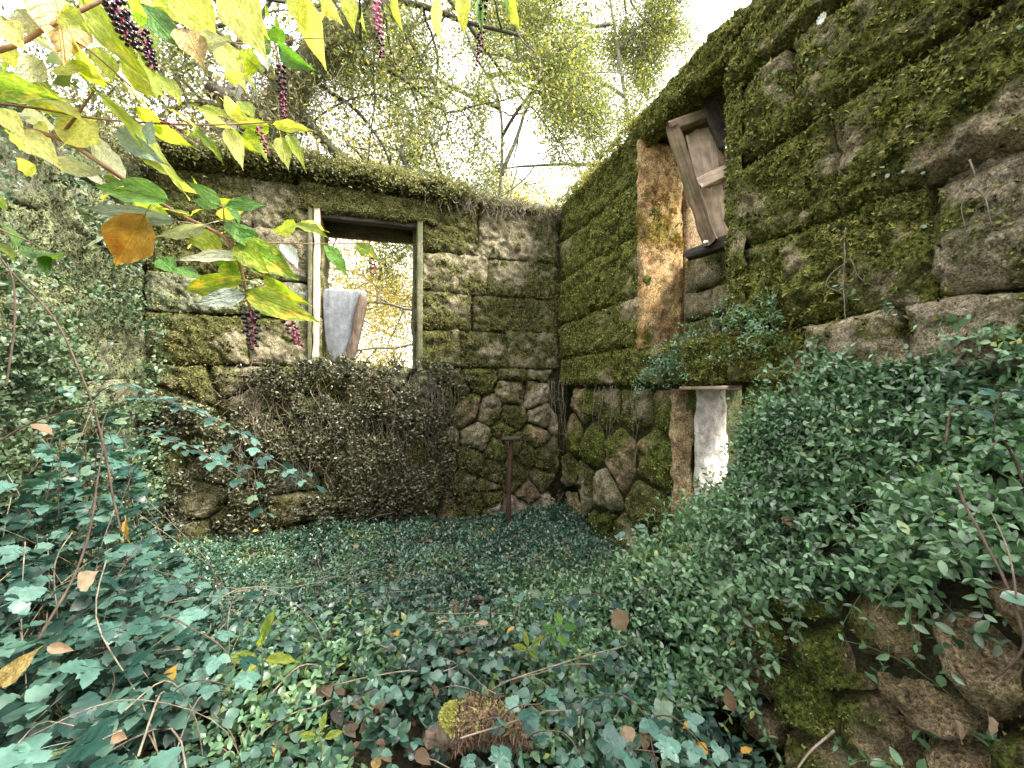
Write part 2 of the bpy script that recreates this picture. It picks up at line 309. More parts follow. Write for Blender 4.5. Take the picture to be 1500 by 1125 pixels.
# ------------------------------------------------------------------ stones
class Frame:
    def __init__(s, o, a, n): s.o = np.array([o[0], o[1], 0.0]); s.a = nz(np.array([a[0], a[1], 0.0])); s.n = nz(np.array([n[0], n[1], 0.0]))
    def P(s, u, z, d=0.0):
        u = np.asarray(u, float)[..., None]; z = np.asarray(z, float)[..., None]; d = np.asarray(d, float)[..., None]
        return s.o + s.a * u + s.n * d + np.array([0, 0, 1.0]) * z
def stone_from_poly(fr, poly, depth=.06, gap=.008, rnd=.12, back=.10, amp=.02, rough=.010, step=.028, moss=.5, base=0.0, seed=0, tilt=0.0, dome=.35, lump=0.0):
    """one stone: a rounded polygon facing along the frame's normal"""
    poly = np.asarray(poly, float); c = poly.mean(0); size = (poly.max(0) - poly.min(0))
    per = np.linalg.norm(poly - np.roll(poly, -1, 0), axis=1).sum()
    na = int(np.clip(per / step, 20, 150)); nr = int(np.clip(size.min() * .5 / step, 4, 20))
    # boundary points evenly along the outline
    P2 = np.vstack([poly, poly[:1]]); seg = np.linalg.norm(np.diff(P2, axis=0), axis=1); cum = np.concatenate([[0], np.cumsum(seg)])
    q = np.linspace(0, cum[-1], na, endpoint=False); B = np.stack([np.interp(q, cum, P2[:, 0]), np.interp(q, cum, P2[:, 1])], 1)
    k = max(1, int(rnd * min(size) / (cum[-1] / na)))
    for _ in range(k): B = (np.roll(B, 1, 0) + B * 2 + np.roll(B, -1, 0)) / 4
    dirs = B - c; ln = np.linalg.norm(dirs, axis=1, keepdims=True); B = c + dirs * np.maximum(.5, 1 - gap / ln)
    na0 = na; frac = np.arange(na0 + 1) / na0; Bc = np.vstack([B, B[:1]])
    if len(poly) == 4: cf = [0, cum[1] / cum[-1], cum[2] / cum[-1], cum[3] / cum[-1], 1]
    else: cf = [0, .25, .5, .75, 1]
    nu = int(np.clip((cf[1] - cf[0] + cf[3] - cf[2]) / 2 * per / step, 8, 52)); nv = int(np.clip((cf[2] - cf[1] + cf[4] - cf[3]) / 2 * per / step, 8, 52))
    wp = lambda n: (lambda x: np.sign(x) * (1 - (1 - np.abs(x)) ** 1.25))(np.linspace(-1, 1, n + 1))
    gu, gv = np.meshgrid(wp(nu), wp(nv)); gu, gv = gu.ravel(), gv.ravel(); e = np.maximum(np.abs(gu), np.abs(gv)); es_ = np.maximum(e, 1e-6); pu, pv = gu / es_, gv / es_
    hb, hr, ht = (pv <= -1 + 1e-6), (pu >= 1 - 1e-6), (pv >= 1 - 1e-6)
    fq = np.where(hb, cf[0] + (cf[1] - cf[0]) * (pu + 1) / 2, np.where(hr, cf[1] + (cf[2] - cf[1]) * (pv + 1) / 2, np.where(ht, cf[2] + (cf[3] - cf[2]) * (1 - pu) / 2, cf[3] + (cf[4] - cf[3]) * (1 - pv) / 2)))
    uv = c + (np.stack([np.interp(fq, frac, Bc[:, 0]), np.interp(fq, frac, Bc[:, 1])], 1) - c) * e[:, None]
    d = base + depth * ((1 - dome) * (1 - e ** 8) + dome * (1 - e ** 2.2)) - depth + tilt * (uv[:, 1] - c[1])
    X = fr.P(uv[:, 0], uv[:, 1], d)
    disp = (fbm(X, 4.5, 3, seed) - .5) * 2 * amp * 1.5 + (fbm(X, 22, 4, seed + 3, .65) - .5) * 2 * rough * 1.6
    if lump:
        r_ = fbm(X, 3.2, 3, 500) + .55 * (1 - np.abs(2 * fbm(X * np.array([1, 1, 1.6]), 7.0, 3, 510) - 1)) + .35 * fbm(X, 17, 3, 520); disp = disp + (r_ - 1.15) * lump
    lat = (fbm(X, 14, 4, seed + 11) - .5) * 2 * .022; lat2 = (fbm(X, 14, 4, seed + 31) - .5) * 2 * .022
    X = X + fr.n * (disp * (1 - .3 * e))[:, None] + fr.a * (lat * e)[:, None] + np.array([0, 0, 1.0]) * (lat2 * e)[:, None]
    W1 = nu + 1; bi = np.concatenate([np.arange(nu), nu + W1 * np.arange(nv), nv * W1 + np.arange(nu, 0, -1), W1 * np.arange(nv, 0, -1)])
    nX = len(X); X = np.concatenate([X, X[bi] - fr.n * back]); nb = len(bi)
    ii, jj = np.meshgrid(np.arange(nv), np.arange(nu), indexing='ij'); k0 = (ii * W1 + jj).ravel()
    i = np.arange(nb); j = (i + 1) % nb
    F = np.concatenate([np.stack([k0, k0 + 1, k0 + W1 + 1], 1), np.stack([k0, k0 + W1 + 1, k0 + W1], 1), np.stack([bi[i], nX + i, nX + j], 1), np.stack([bi[i], nX + j, bi[j]], 1)])
    if np.dot(np.cross(fr.a, [0, 0, 1.0]), fr.n) < 0:
        # keep outward winding
        pass
    n1 = np.cross(X[F[0, 1]] - X[F[0, 0]], X[F[0, 2]] - X[F[0, 0]])
    if np.dot(n1, fr.n) < 0: F = F[:, ::-1]
    ms = np.clip(moss + (fbm(X, 2.6, 4, 91) - .5) * 1.7 + (fbm(X, 14, 3, 95) - .5) * .8, 0, 1)
    return X, F, ms
POOL = []
def add_stones(fr, polys, mat, parent, name='stone', pool=None, **kw):
    out = []
    for i, pg in enumerate(polys):
        k = dict(kw); k['seed'] = int(R.randint(1000))
        if 'base' in k: k['base'] = k['base'] + R.uniform(-.018, .018)
        else: k['base'] = R.uniform(-.02, .02)
        k['moss'] = k.get('moss', .5) + R.uniform(-.18, .18)
        X, F, ms = stone_from_poly(fr, pg, **k)
        mm = mat if not isinstance(mat, (list, tuple)) else mat[R.randint(len(mat))]
        out.append(put(name, X, F, M[mm], parent, {'moss': ms}, smooth=True))
        if pool is not None: pool.append((X, F, ms))
    return out
def courses(s0, s1, z0, z1, h=(.28, .42), l=(.35, .75), jit=.02, top=None):
    polys = []; z = z0; k = 0
    zs = [z0]
    while z1 - zs[-1] > h[1] * 1.1: zs.append(zs[-1] + R.uniform(*h))
    if z1 - zs[-1] < h[0] * .6 and len(zs) > 1: zs.pop()
    zs.append(z1)
    for a, b in zip(zs[:-1], zs[1:]):
        ss = [s0]; 
        while s1 - ss[-1] > l[1] * 1.15: ss.append(ss[-1] + R.uniform(*l))
        if s1 - ss[-1] < l[0] * .6 and len(ss) > 1: ss.pop()
        ss.append(s1)
        for p, q in zip(ss[:-1], ss[1:]):
            j = lambda e, v: 0 if e else v * R.uniform(-1, 1)
            tp = [b, b]
            if top is not None:
                if a > (top(p) + top(q)) / 2 - .08: continue
                tp = [min(b, top(p)), min(b, top(q))]
            polys.append([(p + j(p == s0, jit), a + j(a == z0, jit)), (q + j(q == s1, jit), a + j(a == z0, jit)),
                          (q + j(q == s1, jit), tp[1] + j(b == z1, jit)), (p + j(p == s0, jit), tp[0] + j(b == z1, jit))])
    return polys
def clip(poly, p, n):           # keep the side where (x-p).n <= 0
    outp = []
    for i in range(len(poly)):
        a, b = poly[i], poly[(i + 1) % len(poly)]; da = np.dot(a - p, n); db = np.dot(b - p, n)
        if da <= 0: outp.append(a)
        if da * db < 0: outp.append(a + (b - a) * (da / (da - db)))
    return outp
def rubble(s0, s1, z0, z1, size, aspect=1.35, top=None, jit=.33):
    pts = []; nzr = max(1, int(round((z1 - z0) / (size / aspect ** .5)))); dz = (z1 - z0) / nzr
    for r in range(nzr):
        ns = max(1, int(round((s1 - s0) / (size * aspect ** .5)))); ds = (s1 - s0) / ns
        for c in range(-1, ns + 1):
            x = s0 + (c + .5 + (.5 if r % 2 else 0) + R.uniform(-jit, jit)) * ds; z = z0 + (r + .5 + R.uniform(-jit, jit)) * dz
            pts.append((x, z))
    pts = np.array(pts); polys = []
    for i, p in enumerate(pts):
        tz = z1 if top is None else min(z1, float(top(min(max(p[0], s0), s1))))
        if p[0] < s0 or p[0] > s1 or p[1] > tz: continue
        poly = [np.array(q, float) for q in ((s0, z0), (s1, z0), (s1, tz), (s0, tz))]
        for j, q in enumerate(pts):
            if i == j or abs(q[0] - p[0]) > 3 * size or abs(q[1] - p[1]) > 3 * size: continue
            poly = clip(poly, (p + q) / 2, q - p)
            if len(poly) < 3: break
        if len(poly) >= 3:
            pg = np.array(poly); 
            if min(pg.max(0) - pg.min(0)) > size * .2: polys.append(pg)
    return polys
def box_between(fr, s0, s1, z0, z1, d0, d1):
    # gridded box so that its faces can be rough
    V = []; F = []
    for (u0, u1) in ((0, 1),):
        c = [fr.P(s, z, d) for d in (d0, d1) for z in (z0, z1) for s in (s0, s1)]
    V = np.array(c); F = np.array([(0, 1, 3), (0, 3, 2), (4, 6, 7), (4, 7, 5), (0, 4, 5), (0, 5, 1), (2, 3, 7), (2, 7, 6), (0, 2, 6), (0, 6, 4), (1, 5, 7), (1, 7, 3)])
    return V, F, np.full(8, .45)
def surf_sample(pool, n, power=1.0, dirw=None):
    V, F, A = joined(pool); a, b, c = V[F[:, 0]], V[F[:, 1]], V[F[:, 2]]
    nn = np.cross(b - a, c - a); ar = np.linalg.norm(nn, axis=1); nn = nn / np.maximum(ar, 1e-9)[:, None]
    m = A[F].mean(1); wt = ar * (np.clip(m - .25, 0, 1) ** power + .02)
    if dirw is not None: wt = wt * dirw((a + b + c) / 3)
    idx = np.searchsorted(np.cumsum(wt) / wt.sum(), R.rand(n)); idx = np.clip(idx, 0, len(F) - 1)
    r1, r2 = R.rand(n), R.rand(n); s = np.sqrt(r1); u, v, ww = 1 - s, s * (1 - r2), s * r2
    return a[idx] * u[:, None] + b[idx] * v[:, None] + c[idx] * ww[:, None], nn[idx]
def rv(n, k=3): return R.normal(size=(n, k))
UP = np.array([0, 0, 1.0])
def moss_tufts(pool, n, size, parent, mat='moss', power=1.0, dirw=None):
    cl = lambda P: .12 + 1.6 * np.clip(fbm(P, 26, 3, 601) - .42, 0, 1) * 3 * (.35 + fbm(P, 5, 2, 611))
    dw = cl if dirw is None else (lambda P: cl(P) * dirw(P))
    P, Nn = surf_sample(pool, n, power, dw)
    Z = nz(Nn * .55 + rv(n) * .62 + UP * .05); D = nz(np.cross(Z, Nn + rv(n) * .5))
    # template x = length axis; use the tuft's z as outward by passing Z as normal
    V, F, A = scatter(TUFT, P - Nn * .002, D, Z, size * (.45 + 1.5 * R.rand(n) ** 2.5))
    return put('moss', V, F, M[mat], parent, {'rnd': A}, kind='stuff')

# ------------------------------------------------------------------ the two walls' frames
CX, CY = .51, 4.40
A_R = np.array([.294, -.956]); N_R = np.array([-.956, -.294])
B_L = np.array([-.956, -.294]); N_B = np.array([.294, -.956])
FR = Frame((CX, CY), A_R, N_R); FB = Frame((CX, CY), B_L, N_B)
LC = np.array([CX, CY]) + B_L * 3.66
FL = Frame(LC, A_R, -N_R)
ZB = -1.45
# the bank and its rubble wall
RA = np.array([.70, 1.90]); RD = nz(np.array([.45, -1.10])); RNN = np.array([RD[1], -RD[0]]); RNN = RNN if RNN[0] < 0 else -RNN
FRB = Frame(RA, RD, RNN)
def edge_z(s): return np.interp(s, [0, .42, .57, .85, 1.09, 1.45], [-.86, -.78, -.70, -.50, -.40, -.30])
def G(X, Y):
    X = np.asarray(X, float); Y = np.asarray(Y, float); P = np.stack([X, Y, X * 0], -1)
    g = -1.30 + .16 * (fbm(P, 1.1, 3, 3) - .5) + .20 * np.exp(-((Y - 1.45) / .42) ** 2) * sstep(-2.2, -.8, X) * (1 - sstep(.3, .9, X))
    g = g + .12 * np.exp(-(((X + .9) / .5) ** 2 + ((Y - 2.0) / .5) ** 2))
    g = g - .26 * np.exp(-(((X + .14) / .15) ** 2 + ((Y - 1.12) / .13) ** 2))
    return g
def bank_coords(X, Y):
    dx = X - RA[0]; dy = Y - RA[1]; s = dx * RD[0] + dy * RD[1]; e = -(dx * RNN[0] + dy * RNN[1])   # e > 0 towards the wall
    wx = CX; wd = (X - CX) * N_R[0] + (Y - CY) * N_R[1]                                             # distance in front of the right wall
    return s, e, wd
def H(X, Y):      # bank surface
    s, e, wd = bank_coords(X, Y); g = G(X, Y); ez = edge_z(np.clip(s, 0, 1.45))
    f = np.clip(e / np.maximum(e + wd, .05), 0, 1); wz = np.interp(s, [-.8, -.45, -.1, .25, .5, 1.4], [-.95, -.86, -.62, -.25, -.02, .02])
    top = ez + (wz - ez) * f ** 1.1 + .14 * (fbm(np.stack([X, Y, 0 * X], -1), 3.2, 2, 61) - .5) * sstep(.0, .15, e)
    endf = sstep(-.75, .05, s)                  # falls away to the far end
    side = sstep(-.55, .0, e) * (1 - sstep(.3, .55, s)) + sstep(-.02, .02, e) * sstep(.3, .55, s)
    return g + (np.maximum(top, g) - g) * endf * side

# ------------------------------------------------------------------ ground
gx = np.concatenate([[-300, -150, -80, -40, -20, -10, -6], np.linspace(-4, 3, 120), [5, 10, 20, 40, 80, 150, 300]])
gy = np.concatenate([[-300, -100, -40, -10, -3], np.linspace(-.5, 5.5, 110), [8, 12, 20, 40, 80, 150, 300]])
XX, YY = np.meshgrid(gx, gy); ZZ = G(XX, YY); far = (np.abs(XX) > 5) | (YY > 6.5) | (YY < -2); ZZ = np.where(far, -1.5, ZZ)
V = np.stack([XX, YY, ZZ], -1).reshape(-1, 3); nx = len(gx); ii, jj = np.meshgrid(np.arange(len(gy) - 1), np.arange(nx - 1), indexing='ij')
k0 = (ii * nx + jj).ravel(); Fq = np.stack([k0, k0 + 1, k0 + nx + 1, k0 + nx], 1)
o = put('ground', V, Fq, M['soil'], None, {'moss': np.full(len(V), .3)}, smooth=True, kind='structure')
# earth bank against the right wall
us = np.linspace(-.9, 1.5, 70); es = np.linspace(-.6, 1.1, 60); UU, EE = np.meshgrid(us, es)
bx = RA[0] + UU * RD[0] - EE * RNN[0]; by = RA[1] + UU * RD[1] - EE * RNN[1]
s_, e_, wd_ = bank_coords(bx, by); zz = H(bx, by) - .03
V = np.stack([bx, by, zz], -1).reshape(-1, 3); nx = len(us); ii, jj = np.meshgrid(np.arange(len(es) - 1), np.arange(nx - 1), indexing='ij')
k0 = (ii * nx + jj).ravel(); Fq = np.stack([k0, k0 + 1, k0 + nx + 1, k0 + nx], 1)
ok = (wd_.ravel()[Fq].min(1) > -.12) & (e_.ravel()[Fq].min(1) > np.where(s_.ravel()[Fq].max(1) > .12, -.02, -9)); Fq = Fq[ok]
o = put('earth_bank', V, Fq, M['soil'], None, {'moss': np.full(len(V), .3)}, smooth=True, kind='structure')

# ------------------------------------------------------------------ right wall
wr = empty('stone_wall', FR.P(1.5, ZB), 'tall moss covered granite wall with two openings, rising beside the fern and periwinkle bank', 'stone wall')
wr['label'] = 'tall green mossy stone wall with a high ochre window opening and a low white one'
pool = []
kw = dict(depth=.045, gap=.004, amp=.020, rough=.026, step=.016, moss=.76, rnd=.06, dome=.12, lump=.09)
add_stones(FR, courses(-.06, 1.485, .30, 1.98, (.36, .5), (.5, .8)), 'stone_right', wr, pool=pool, **kw)
add_stones(FR, courses(-.06, 2.21, .01, .30, (.28, .32), (.4, .7)), 'stone_right', wr, pool=pool, **kw)
# big blocks right of the high opening, joints set where the photograph shows them
zc = [.10, .50, .98, 1.42, 2.0]
rows = [
    ([2.21, 2.66, 3.05, 3.55, 4.3], .02, .30), ([2.21, 2.52, 3.12, 3.62, 4.3], .30, .74), ([2.21, 2.80, 3.40, 4.3], .74, 1.18),
    ([2.21, 2.62, 3.20, 3.72, 4.3], 1.18, 1.60), ([2.21, 2.95, 3.5, 4.3], 1.60, 2.0)]
pl = []
for ss, a, b in rows:
    for p, q in zip(ss[:-1], ss[1:]):
        j = lambda: R.uniform(-.025, .025)
        pl.append([(p + (0 if p == 2.21 else j()), a + j()), (q + j(), a + j()), (q + j(), b + j()), (p + (0 if p == 2.21 else j()), b + j())])
big = dict(kw); big.update(depth=.055, gap=.004, amp=.025, rough=.026, step=.0125, moss=.62, rnd=.08, dome=.10, lump=.11)
pale = [q for q in pl if q[0][0] > 2.95 and q[0][0] < 3.4 and q[0][1] < .6]; pl = [q for q in pl if not any(q is r for r in pale)]
st = add_stones(FR, pl, 'stone_right', wr, pool=pool, **big)
add_stones(FR, pale, 'stone_pale', wr, pool=pool, **dict(big, moss=.30, gap=.010))
add_stones(FR, [[(1.30, 1.80), (2.34, 1.80), (2.36, 2.02), (1.28, 2.0)]], 'stone_right', wr, name='lintel', pool=pool, **dict(kw, base=.02, moss=.8))
add_stones(FR, rubble(-.06, 1.85, ZB, .0, .42, 1.2, jit=.3), ['stone_back', 'stone_rubble'], wr, pool=pool, **dict(kw, moss=.50, depth=.12, gap=.008, rnd=.16, dome=.45, lump=.05))
add_stones(FR, courses(2.30, 4.3, ZB, .02, (.36, .5), (.38, .6)), 'stone_rubble', wr, pool=pool, **dict(kw, moss=.42, depth=.09, rnd=.2, step=.03))
parts = [box_between(FR, -.0, 1.435, ZB, 1.93, -.09, -.60), box_between(FR, 1.435, 2.255, 1.815, 1.97, -.09, -.60), box_between(FR, 2.255, 4.35, ZB, 1.95, -.11, -.60),
         box_between(FR, 1.435, 1.80, ZB, .28, -.09, -.60), box_between(FR, 1.80, 2.255, .015, .28, -.09, -.60), box_between(FR, 1.80, 2.255, ZB, -.86, -.09, -.60)]
V, F, A = joined(parts); put('wall_core', V, F, M['core'], wr, {'moss': A})
# reveal of the high opening: ochre dressed jamb, recessed pale outer jamb, infill
OP = []; FJ = Frame(FR.P(1.485, 0)[:2], -N_R, A_R)
add_stones(FJ, [[(-.012, .28), (.37, .28), (.37, 1.81), (-.012, 1.81)]],
           'stone_orange', wr, name='jamb_stone', pool=OP, depth=.02, gap=.001, amp=.014, rough=.018, step=.010, moss=.12, rnd=.03, dome=.1, back=.03, base=.022)
add_stones(FJ, [[(.375, .30), (.60, .30), (.60, 1.80), (.375, 1.80)]], 'plaster_ochre', wr, name='outer_jamb', depth=.02, gap=.001, amp=.006, rough=.005, step=.02, moss=-.7, rnd=.02, dome=.1, back=.03, base=.0)
FI = Frame(FR.P(0, 0, -.34)[:2], A_R, N_R)
add_stones(FI, courses(1.49, 2.21, .30, .97, (.18, .24), (.2, .34)), 'stone_back', wr, name='infill_stone', pool=pool, depth=.05, gap=.008, amp=.015, rough=.014, step=.018, moss=.35, rnd=.2)
FN = Frame(FR.P(2.21, 0)[:2], -N_R, -A_R)
add_stones(FN, courses(0, .60, .30, 1.80, (.3, .42), (.25, .4)), 'stone_right', wr, name='jamb_stone', pool=pool, depth=.03, gap=.006, amp=.01, rough=.01, step=.03, moss=.8, base=-.03)
V, F, A = box_between(FI, 1.49, 2.255, .30, .95, -.06, -.26); put('infill_core', V, F, M['core'], wr, {'moss': A})
# lower opening: brown timber lining, plastered jamb, ochre inside, outer half whitened as incoming daylight
FJ2 = Frame(FR.P(1.85, 0)[:2], -N_R, A_R)
add_stones(FJ2, [[(.0, -.86), (.135, -.86), (.155, -.015), (.0, -.015)]], 'plaster_ochre', wr, name='jamb_stone', depth=.02, gap=.002, amp=.016, rough=.018, step=.011, moss=-.3, rnd=.04, dome=.12, back=.03, base=.022)
add_stones(FJ2, [[(.138, -.86), (.385, -.86), (.385, -.02), (.158, -.02)]], 'plaster_daylit', wr, name='lit_white_jamb', depth=.02, gap=.001, amp=.012, rough=.014, step=.011, moss=-.9, rnd=.03, dome=.1, back=.03, base=.030)
def plank(name, p0, p1, wid, th, nrm, mat, parent, seed=0, taper=1.0, jag=.01):
    p0, p1 = np.array(p0, float), np.array(p1, float); L = np.linalg.norm(p1 - p0); x = (p1 - p0) / L; nrm = nz(nrm - x * np.dot(nrm, x)); y = np.cross(nrm, x)
    n = max(6, int(L / .03)); prof = [(-.5, -.5), (-.5, .36), (-.42, .5), (-.15, .5), (.15, .47), (.42, .5), (.5, .36), (.5, -.5)]; k = len(prof)
    V = []
    for i in range(n + 1):
        t = i / n; wv = wid * (1 + (taper - 1) * t)
        for j, (a, b) in enumerate(prof):
            q = p0 + x * L * t + y * a * wv + nrm * b * th
            e = (vn(np.array([[t * L * 9, a * 3, seed + b]]), 1, seed)[0] - .5); q = q + y * e * jag * (1 if abs(a) > .3 else .2) + nrm * e * jag * .5
            if i in (0, n): q = q + x * (vn(np.array([[a * 9, b, seed + i]]), 1, seed)[0] - .5) * jag * 3
            V.append(q)
    V = np.array(V); F = []
    for i in range(n):
        for j in range(k):
            a = i * k + j; b = i * k + (j + 1) % k; F += [(a, b, b + k), (a, b + k, a + k)]
    for j in range(1, k - 1): F += [(0, j, j + 1), (n * k, n * k + j + 1, n * k + j)]
    # object space: x runs along the plank so that the grain follows it
    Mx = np.stack([x, y, nrm], 1); loc = (V - p0) @ Mx
    me = make_mesh(name, loc, np.array(F), M[mat]); o = bpy.data.objects.new(name, me); C.objects.link(o)
    mw = Matrix(((*Mx[0], p0[0]), (*Mx[1], p0[1]), (*Mx[2], p0[2]), (0, 0, 0, 1)))
    if parent is not None:
        o.parent = parent; o.matrix_basis = Matrix.Translation(-parent.location) @ mw
    else: o.matrix_basis = mw
    return o
nr3 = np.array([*N_R, 0]); nb3 = np.array([*N_B, 0]); ar3 = np.array([*A_R, 0]); al3 = np.array([*B_L, 0])
plank('opening_lintel_board', FR.P(1.85, -.012, -.08), FR.P(2.26, -.008, -.08), .12, .022, UP, 'wood_pale', wr, 5)
moss_tufts(OP, 9000, .009, wr, 'moss_ochre', .3)
wl = lambda P: .35 + .65 * sstep(-.5, .2, P[:, 2])
moss_tufts(pool, 230000, .0120, wr, 'moss', 1.0, lambda P: (1 / np.clip(P[:, 1], .8, 5)) ** .8 * wl(P))
POOLR = pool

# ------------------------------------------------------------------ back wall
wb = empty('stone_wall', FB.P(1.8, ZB), 'brown granite wall with an empty window hole, creeper hanging below its sill', 'stone wall')
pool = []
kb = dict(depth=.03, gap=.002, amp=.014, rough=.026, step=.016, moss=.55, rnd=.05, dome=.10, lump=.05)
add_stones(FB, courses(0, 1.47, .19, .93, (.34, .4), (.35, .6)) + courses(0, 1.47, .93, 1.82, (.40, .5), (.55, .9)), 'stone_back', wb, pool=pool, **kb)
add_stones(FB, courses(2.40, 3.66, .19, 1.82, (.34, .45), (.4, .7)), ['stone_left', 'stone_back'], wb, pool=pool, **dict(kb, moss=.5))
add_stones(FB, [[(1.30, 1.58), (2.52, 1.58), (2.52, 1.82), (1.30, 1.80)]], 'stone_back', wb, name='lintel', pool=pool, **dict(kb, base=.035, moss=.78, rough=.01, amp=.012))
add_stones(FB, courses(0, 1.30, 1.82, 1.93, (.10, .14), (.2, .4)) + courses(1.30, 3.66, 1.82, 2.02, (.16, .2), (.25, .5)), 'stone_back', wb, pool=pool, **dict(kb, moss=.8, rnd=.25, depth=.09))
add_stones(FB, rubble(0, 1.30, ZB, .19, .23, 1.7, jit=.5), ['stone_pale', 'stone_back', 'stone_rubble', 'stone_back'], wb, pool=pool, **dict(kb, moss=.42, rnd=.10, depth=.07, dome=.25, gap=.006, amp=.03))
add_stones(FB, rubble(1.30, 3.66, ZB, .19, .34, 1.7, jit=.5), ['stone_back', 'stone_rubble', 'stone_left'], wb, pool=pool, **dict(kb, moss=.48, rnd=.12, depth=.07, dome=.25, gap=.007, amp=.03))
parts = [box_between(FB, -.6, 1.49, ZB, 1.90, -.10, -.52), box_between(FB, 2.36, 4.2, ZB, 1.90, -.10, -.52), box_between(FB, 1.49, 2.36, ZB, .165, -.10, -.52), box_between(FB, 1.49, 2.36, 1.60, 1.90, -.10, -.52)]
V, F, A = joined(parts); put('wall_core', V, F, M['core'], wb, {'moss': A})
# stone reveals of the window hole
FW1 = Frame(FB.P(1.49, 0)[:2], -N_B, B_L); FW2 = Frame(FB.P(2.36, 0)[:2], -N_B, -B_L)
add_stones(FW1, courses(0.0, .52, .17, 1.58, (.35, .5), (.5, .6)), 'stone_back', wb, name='jamb_stone', depth=.02, gap=.004, amp=.008, rough=.008, step=.03, moss=.7, back=.03, base=.02)
add_stones(FW2, courses(0.0, .52, .17, 1.58, (.35, .5), (.5, .6)), 'stone_back', wb, name='jamb_stone', depth=.02, gap=.004, amp=.008, rough=.008, step=.03, moss=.5, back=.03, base=.02)
wf = empty('window_frame', FB.P(1.92, .19), 'rotten wooden frame lining the window hole, posts green and bleached', 'window frame')
plank('post', FB.P(1.470, .15, .0), FB.P(1.470, 1.60, .0), .055, .07, nb3, 'wood_green', wf, 11)
plank('post', FB.P(1.505, .15, -.16), FB.P(1.500, 1.56, -.16), .05, .05, nb3, 'wood_green', wf, 12)
plank('post', FB.P(2.385, .17, .015), FB.P(2.375, 1.60, .015), .05, .05, nb3, 'wood_pale', wf, 13, jag=.02)
plank('post', FB.P(2.435, .17, .0), FB.P(2.43, 1.72, .0), .04, .06, nb3, 'wood_green', wf, 14)
plank('head_rail', FB.P(1.50, 1.565, -.05), FB.P(2.40, 1.565, -.05), .055, .08, nb3, 'wood_dark', wf, 15)
plank('head_rail', FB.P(1.50, 1.545, -.40), FB.P(2.40, 1.53, -.40), .07, .06, nb3, 'wood_brown', wf, 16)
moss_tufts(pool, 170000, .0135, wb, 'moss_brown', .7)
POOLB = pool

# ------------------------------------------------------------------ left wall
wlft = empty('stone_wall', FL.P(1.2, ZB), 'grey green lichened stone wall behind the bramble, meeting the window wall in a dark corner', 'stone wall')
pool = []
topl = lambda s: 1.80 - .10 * s - .17 * max(0, s - .3) ** 1.3
kl = dict(depth=.022, gap=.001, amp=.016, rough=.022, step=.019, moss=.5, rnd=.06, dome=.1, lump=.08)
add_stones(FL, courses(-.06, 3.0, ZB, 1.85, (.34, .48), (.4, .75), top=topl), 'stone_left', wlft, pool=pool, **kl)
parts = [box_between(FL, a, a + .5, ZB, topl(a + .5) - .05, -.10, -.55) for a in np.arange(0, 3.0, .5)]
V, F, A = joined(parts); put('wall_core', V, F, M['core'], wlft, {'moss': A})
moss_tufts(pool, 110000, .0125, wlft, 'moss_grey', .6)
POOLL = pool

# ------------------------------------------------------------------ rubble retaining wall
wrb = empty('rubble_wall', FRB.P(.6, ZB), 'low dark wall of rounded rubble stones under the overhanging periwinkle', 'rubble wall')
pool = []
add_stones(FRB, rubble(.06, 1.55, ZB, -.22, .19, 1.3, top=lambda q: edge_z(q) + .05, jit=.28), 'stone_rubble', wrb, pool=pool, depth=.12, gap=.004, amp=.035, rough=.030, step=.011, moss=.34, rnd=.06, dome=.42, base=.04)
V, F, A = joined([box_between(FRB, a, a + .15, ZB, edge_z(a) - .06, -.10, -.22) for a in np.arange(.1, 1.5, .15)]); put('wall_core', V, F, M['core'], wrb, {'moss': A})
moss_tufts(pool, 26000, .0070, wrb, 'moss', 2.2)
